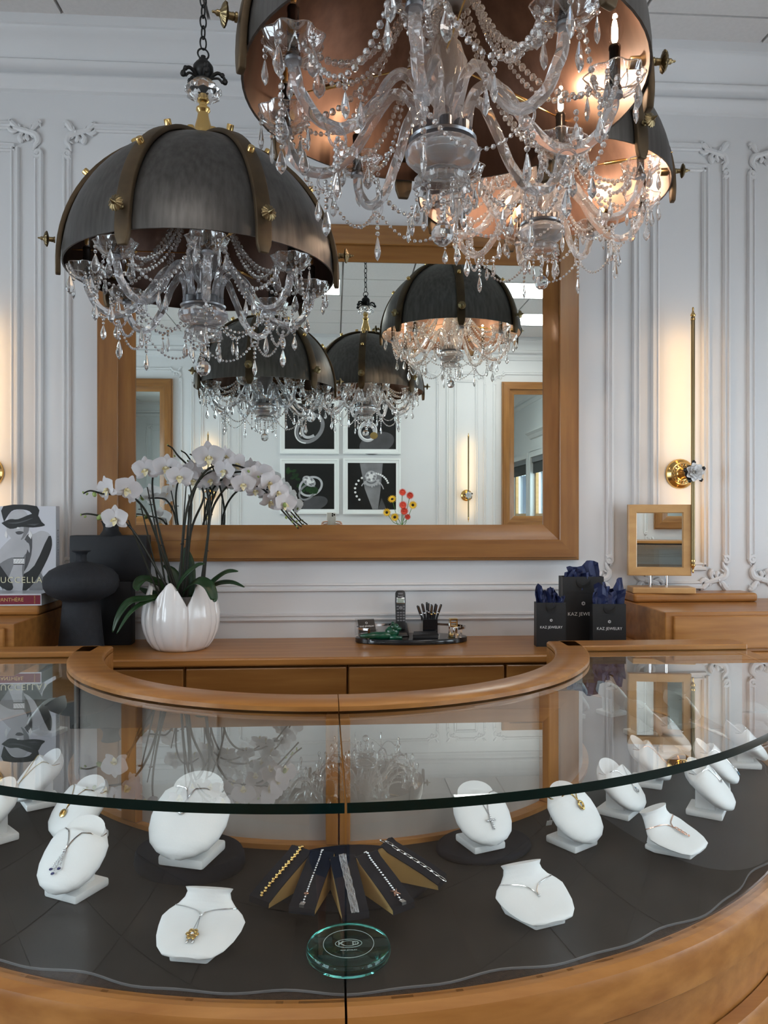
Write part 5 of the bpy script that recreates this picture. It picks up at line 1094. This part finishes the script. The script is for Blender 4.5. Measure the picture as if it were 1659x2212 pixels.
# rear vase of gerberas and sunflowers (seen in the big mirror)
def rear(px,py,Yr): p=at(px,py,2*WF-Yr); return Vector((p.x,Yr,p.z))
YR=-1.62; b0=rear(867,1139,YR); vz=H-.47
tag(put('glass_vase',MB().lathe([(.035,0),(.038,.01),(.030,.10),(.026,b0.z-.03-vz),(.030,b0.z-.01-vz),(.027,b0.z-.01-vz),(.023,b0.z-.03-vz),(.027,.10),(.034,.012),(.0,.010)],24).mesh('v',M['dish'],True),None,(b0.x,YR,vz)),'clear glass vase of cut flowers on the rear counter','vase')
def bloom(px,py,kind,r,tx,tz,lab):
    c=rear(px,py,YR+.03*random.uniform(-1,1)); e=empty('gerbera' if kind=='r' else 'sunflower',tuple(c),lab,'flower','cut flowers reflected in the big mirror'); nm='red' if kind=='r' else 'yellow'
    mb=MB(); n=18 if kind=='r' else 16
    r*=1.3
    for k in range(n*2):
        a=2*pi*k/n+(.17 if k>=n else 0); L=r*(1 if k<n else .8); mx=Matrix.Rotation(a,4,'Z')@Matrix.Rotation(R(-12 if k<n else -25),4,'Y')
        mb.add([(r*.25,0,0),(L*.6,-r*.10,.002),(L,0,.0),(L*.6,r*.10,.002)],[(0,1,2,3)],0,mx)
    hd=put('petals',mb.mesh('petals',M[nm]),e); sd=put('flower_centre',MB().lathe([(.0,.0),(r*.34,.0),(r*.34,r*.08),(r*.2,r*.16),(.0,r*.17)],14).mesh('c',M['seed'] if kind!='r' else M['red'],True),e)
    rot=Euler((R(-90+tz),R(tx),0)); hd.rotation_euler=rot; sd.rotation_euler=rot
    P=smoothpath([Vector((0,-.005,0)),(Vector((b0.x,YR,b0.z))-c)*.45+Vector((0,-.01,-.03)),Vector((b0.x,YR,b0.z-.01))-c,Vector((b0.x,YR,vz+.02))-c],5)
    put('stem',MB().tube(P,.0028,6).mesh('stem',M['gstem'],True),e)
for q in ((868.7,1064,'r',.034,10,10,'coral red gerbera at the very top of the rear bouquet'),(885,1070,'r',.034,30,-15,'coral red gerbera at the upper right of the rear bouquet'),(847,1079,'s',.038,-25,35,'drooping sunflower with green back at upper left of the bouquet'),(869.5,1091,'r',.036,0,0,'red gerbera in the middle of the bouquet, upper of two'),(872.5,1104,'r',.036,5,-5,'red gerbera with dark eye in the middle of the bouquet, lower of two'),(891,1091,'s',.038,25,0,'sunflower at the right side of the rear bouquet'),(835,1107,'s',.036,-40,0,'sunflower at far left of the rear bouquet'),(852,1117,'s',.038,-8,-5,'sunflower at lower left of the rear bouquet'),(880,1116,'r',.028,35,-20,'small red gerbera at lower right of the bouquet')): bloom(*q)
# rear glass case on the rear counter (seen in the small stand mirror)
e=empty('rear_showcase',(1.62,WB+.21,H-.47),'rear glass display case with dark edged top, seen only in the small stand mirror','showcase')
put('case_glass',MB().box((-.66,-.18,0),(.66,-.175,.20)).box((-.66,.175,0),(.66,.18,.20)).mesh('g',M['pane']),e)
put('case_top',MB().box((-.67,-.19,.20),(.67,.19,.212)).mesh('t',M['blackg'],bevel=.002,seg=1),e); put('case_rail',MB().box((-.67,-.19,.212),(.67,.19,.236)).mesh('t',M['woodx'],bevel=.003,seg=1),e)
# ================================================================ PERSON HOLDING A PHONE (seen in the big mirror)
def skinned(name,verts,edges,radii,m,parent,levels=1,root=0):
    me=bpy.data.meshes.new(name); me.from_pydata(verts,edges,[]); me.materials.append(m)
    o=put(name,me,parent); k=o.modifiers.new('skin','SKIN'); k.use_smooth_shade=True
    if not me.skin_vertices:
        bm=bmesh.new(); bm.from_mesh(me); bm.verts.layers.skin.verify(); bm.to_mesh(me); bm.free()
    for sv,r in zip(me.skin_vertices[0].data,radii): sv.radius=(r,r) if not isinstance(r,tuple) else r
    me.skin_vertices[0].data[root].use_root=True
    s=o.modifiers.new('sub','SUBSURF'); s.levels=levels; s.render_levels=levels; return o
pe=empty('person',(-.02,-.47,0),'person in a navy patterned dress holding a phone up with both hands','person')
V=[];E_=[];RR=[]
def pt(p,r,par=None):
    V.append(p); RR.append(r)
    if par is not None: E_.append((par,len(V)-1))
    return len(V)-1
pv=pt((0,0,.70),(.115,.085)); s1=pt((0,.01,.84),(.098,.075),pv); s2=pt((0,.02,.98),(.105,.078),s1); s3=pt((0,.01,1.08),(.085,.06),s2); nk=pt((0,.015,1.135),.036,s3); n2=pt((0,.03,1.185),.036,nk); hd=pt((0,.045,1.245),(.062,.072),n2); ht=pt((0,.045,1.315),(.058,.070),hd); pt((0,.04,1.36),.03,ht)
for sg in (-1,1):
    hp=pt((.062*sg,0,.64),.072,pv); kn=pt((.068*sg,.02,.37),.046,hp); cf=pt((.068*sg,0,.22),.043,kn); an=pt((.066*sg,-.01,.065),.028,cf); he=pt((.067*sg,.015,.03),.026,an); pt((.07*sg,.11,.018),.018,he)
    sh=pt((.135*sg,.0,1.075),.042,s3); el=pt((.200*sg,.185,1.165),.033,sh)
    wx=(.060 if sg>0 else -.052); w_=pt((wx+.03*sg,.335,1.335),.021,el); ha=pt((wx+.012*sg,.395,1.400),(.024,.014),w_)
    # fingers round the phone edge: four across its back (camera side), thumb on the screen side
    for q,(dz,L) in enumerate(((.030,.042),(.012,.046),(-.006,.042),(-.022,.034))):
        a=pt((wx+.014*sg,.428,1.412+dz),.0075,ha); b=pt((wx+.006*sg,.462,1.418+dz),.0068,a); pt((wx-(.012+L*.35)*sg,.467,1.422+dz),.0058,b)
    t1=pt((wx+.004*sg,.415,1.400),.009,ha); pt((wx-.020*sg,.436,1.426),.0072,t1)
body=skinned('body',V,E_,RR,M['skin'],pe,2)
dr=MB()
DS=[(.30,.150,.135),(.42,.150,.128),(.55,.148,.118),(.66,.140,.108),(.76,.125,.098),(.85,.112,.088),(.94,.118,.092),(1.02,.125,.092),(1.07,.135,.085),(1.095,.115,.07),(1.11,.07,.055)]
dr.grid(lambda u,v:(lambda i,t:((DS[i][1]*(1-t)+DS[i+1][1]*t)*cos(2*pi*u)*(1+.03*cos(16*pi*u)*max(0,1-v*1.6)),(DS[i][2]*(1-t)+DS[i+1][2]*t)*sin(2*pi*u)*(1+.03*cos(16*pi*u)*max(0,1-v*1.6))+.008,DS[i][0]*(1-t)+DS[i+1][0]*t))(min(len(DS)-2,int(v*(len(DS)-1))),v*(len(DS)-1)-min(len(DS)-2,int(v*(len(DS)-1)))),48,30,cu=True)
put('dress',dr.mesh('dress',M['dress'],True,angle=180),pe)
sl=MB()
for sg in (-1,1): sl.tube(smoothpath([(.10*sg,.0,1.085),(.14*sg,.005,1.082),(.170*sg,.085,1.118)],4),[.052,.051,.05,.049,.048,.047,.047,.047,.048],14,cap=False)
put('sleeves',sl.mesh('sleeves',M['dress'],True,angle=180),pe)
hr=MB(); hr.ball((0,.035,1.29),.083,20,14,sc_=(.93,1.02,1.02)); 
hr.grid(lambda u,v:(.085*cos(pi+pi*u)*(1-.15*v),.02+.085*sin(pi+pi*u)*(1-.1*v),1.30-.24*v),16,10)
hv=[i for i in range(len(hr.v))]
hm=hr.mesh('hair',M['hair'],True,angle=180); bm=bmesh.new(); bm.from_mesh(hm)
bmesh.ops.delete(bm,geom=[v for v in bm.verts if v.co.y>.082 and v.co.z<1.335],context='VERTS'); bm.to_mesh(hm); bm.free(); put('hair',hm,pe)
fm=MB()
for sg in (-1,1): fm.ball((.024*sg,.108,1.275),.0095,10,7,0,(1.2,.6,.8)); fm.ball((.024*sg,.1125,1.275),.0048,8,6,1); fm.ball((.064*sg,.04,1.265),.014,8,6,2,(.35,.7,1))
fm.ball((0,.117,1.255),.011,10,7,2,(.8,1,1.4)); fm.ball((0,.106,1.222),.014,10,6,3,(1.2,.5,.35))
put('face',fm.mesh('face',[M['white'],M['hair'],M['skin'],M['rose']],True,angle=180),pe)
fe=MB()
for sg in (-1,1): fe.ball((.069*sg,.05,.018),.03,12,8,0,(1,2.3,.6))
put('shoes',fe.mesh('shoes',M['ink'],True),pe)
ph=empty('mobile_phone',(-.019,-.0145,H-.054),'cream cased mobile phone held up, reflected at bottom of the big mirror','phone')
put('case',MB().prism([(-.034,-.072),(.034,-.072),(.034,.072),(-.034,.072)],-.004,.004,mx=Matrix.Rotation(R(90),4,'X')).mesh('case',M['phone'],True,bevel=.0035,angle=40),ph)
put('screen',MB().box((-.031,-.0047,-.068),(.031,-.0042,.068)).mesh('screen',M['lens']),ph)
put('camera_bump',MB().box((-.0,.0035,.040),(.031,.0058,.070)).mesh('bump',M['phone'],bevel=.001,seg=1),ph)
for (x_,z_) in ((.009,.062),(.009,.048),(.023,.055)): put('camera_lens',MB().lathe([(.0062,0),(.0062,.001),(.0052,.0012)],18,mx=Matrix.Translation((x_,.0058,z_))@Matrix.Rotation(R(-90),4,'X')).mesh('lens',M['lens'],True),ph)
put('charging_ring',MB().tube([(.02*cos(t),.0042,-.005+.02*sin(t)) for t in arc(0,2*pi,32)[:-1]],.0006,4,True).mesh('ring',M['white']),ph)
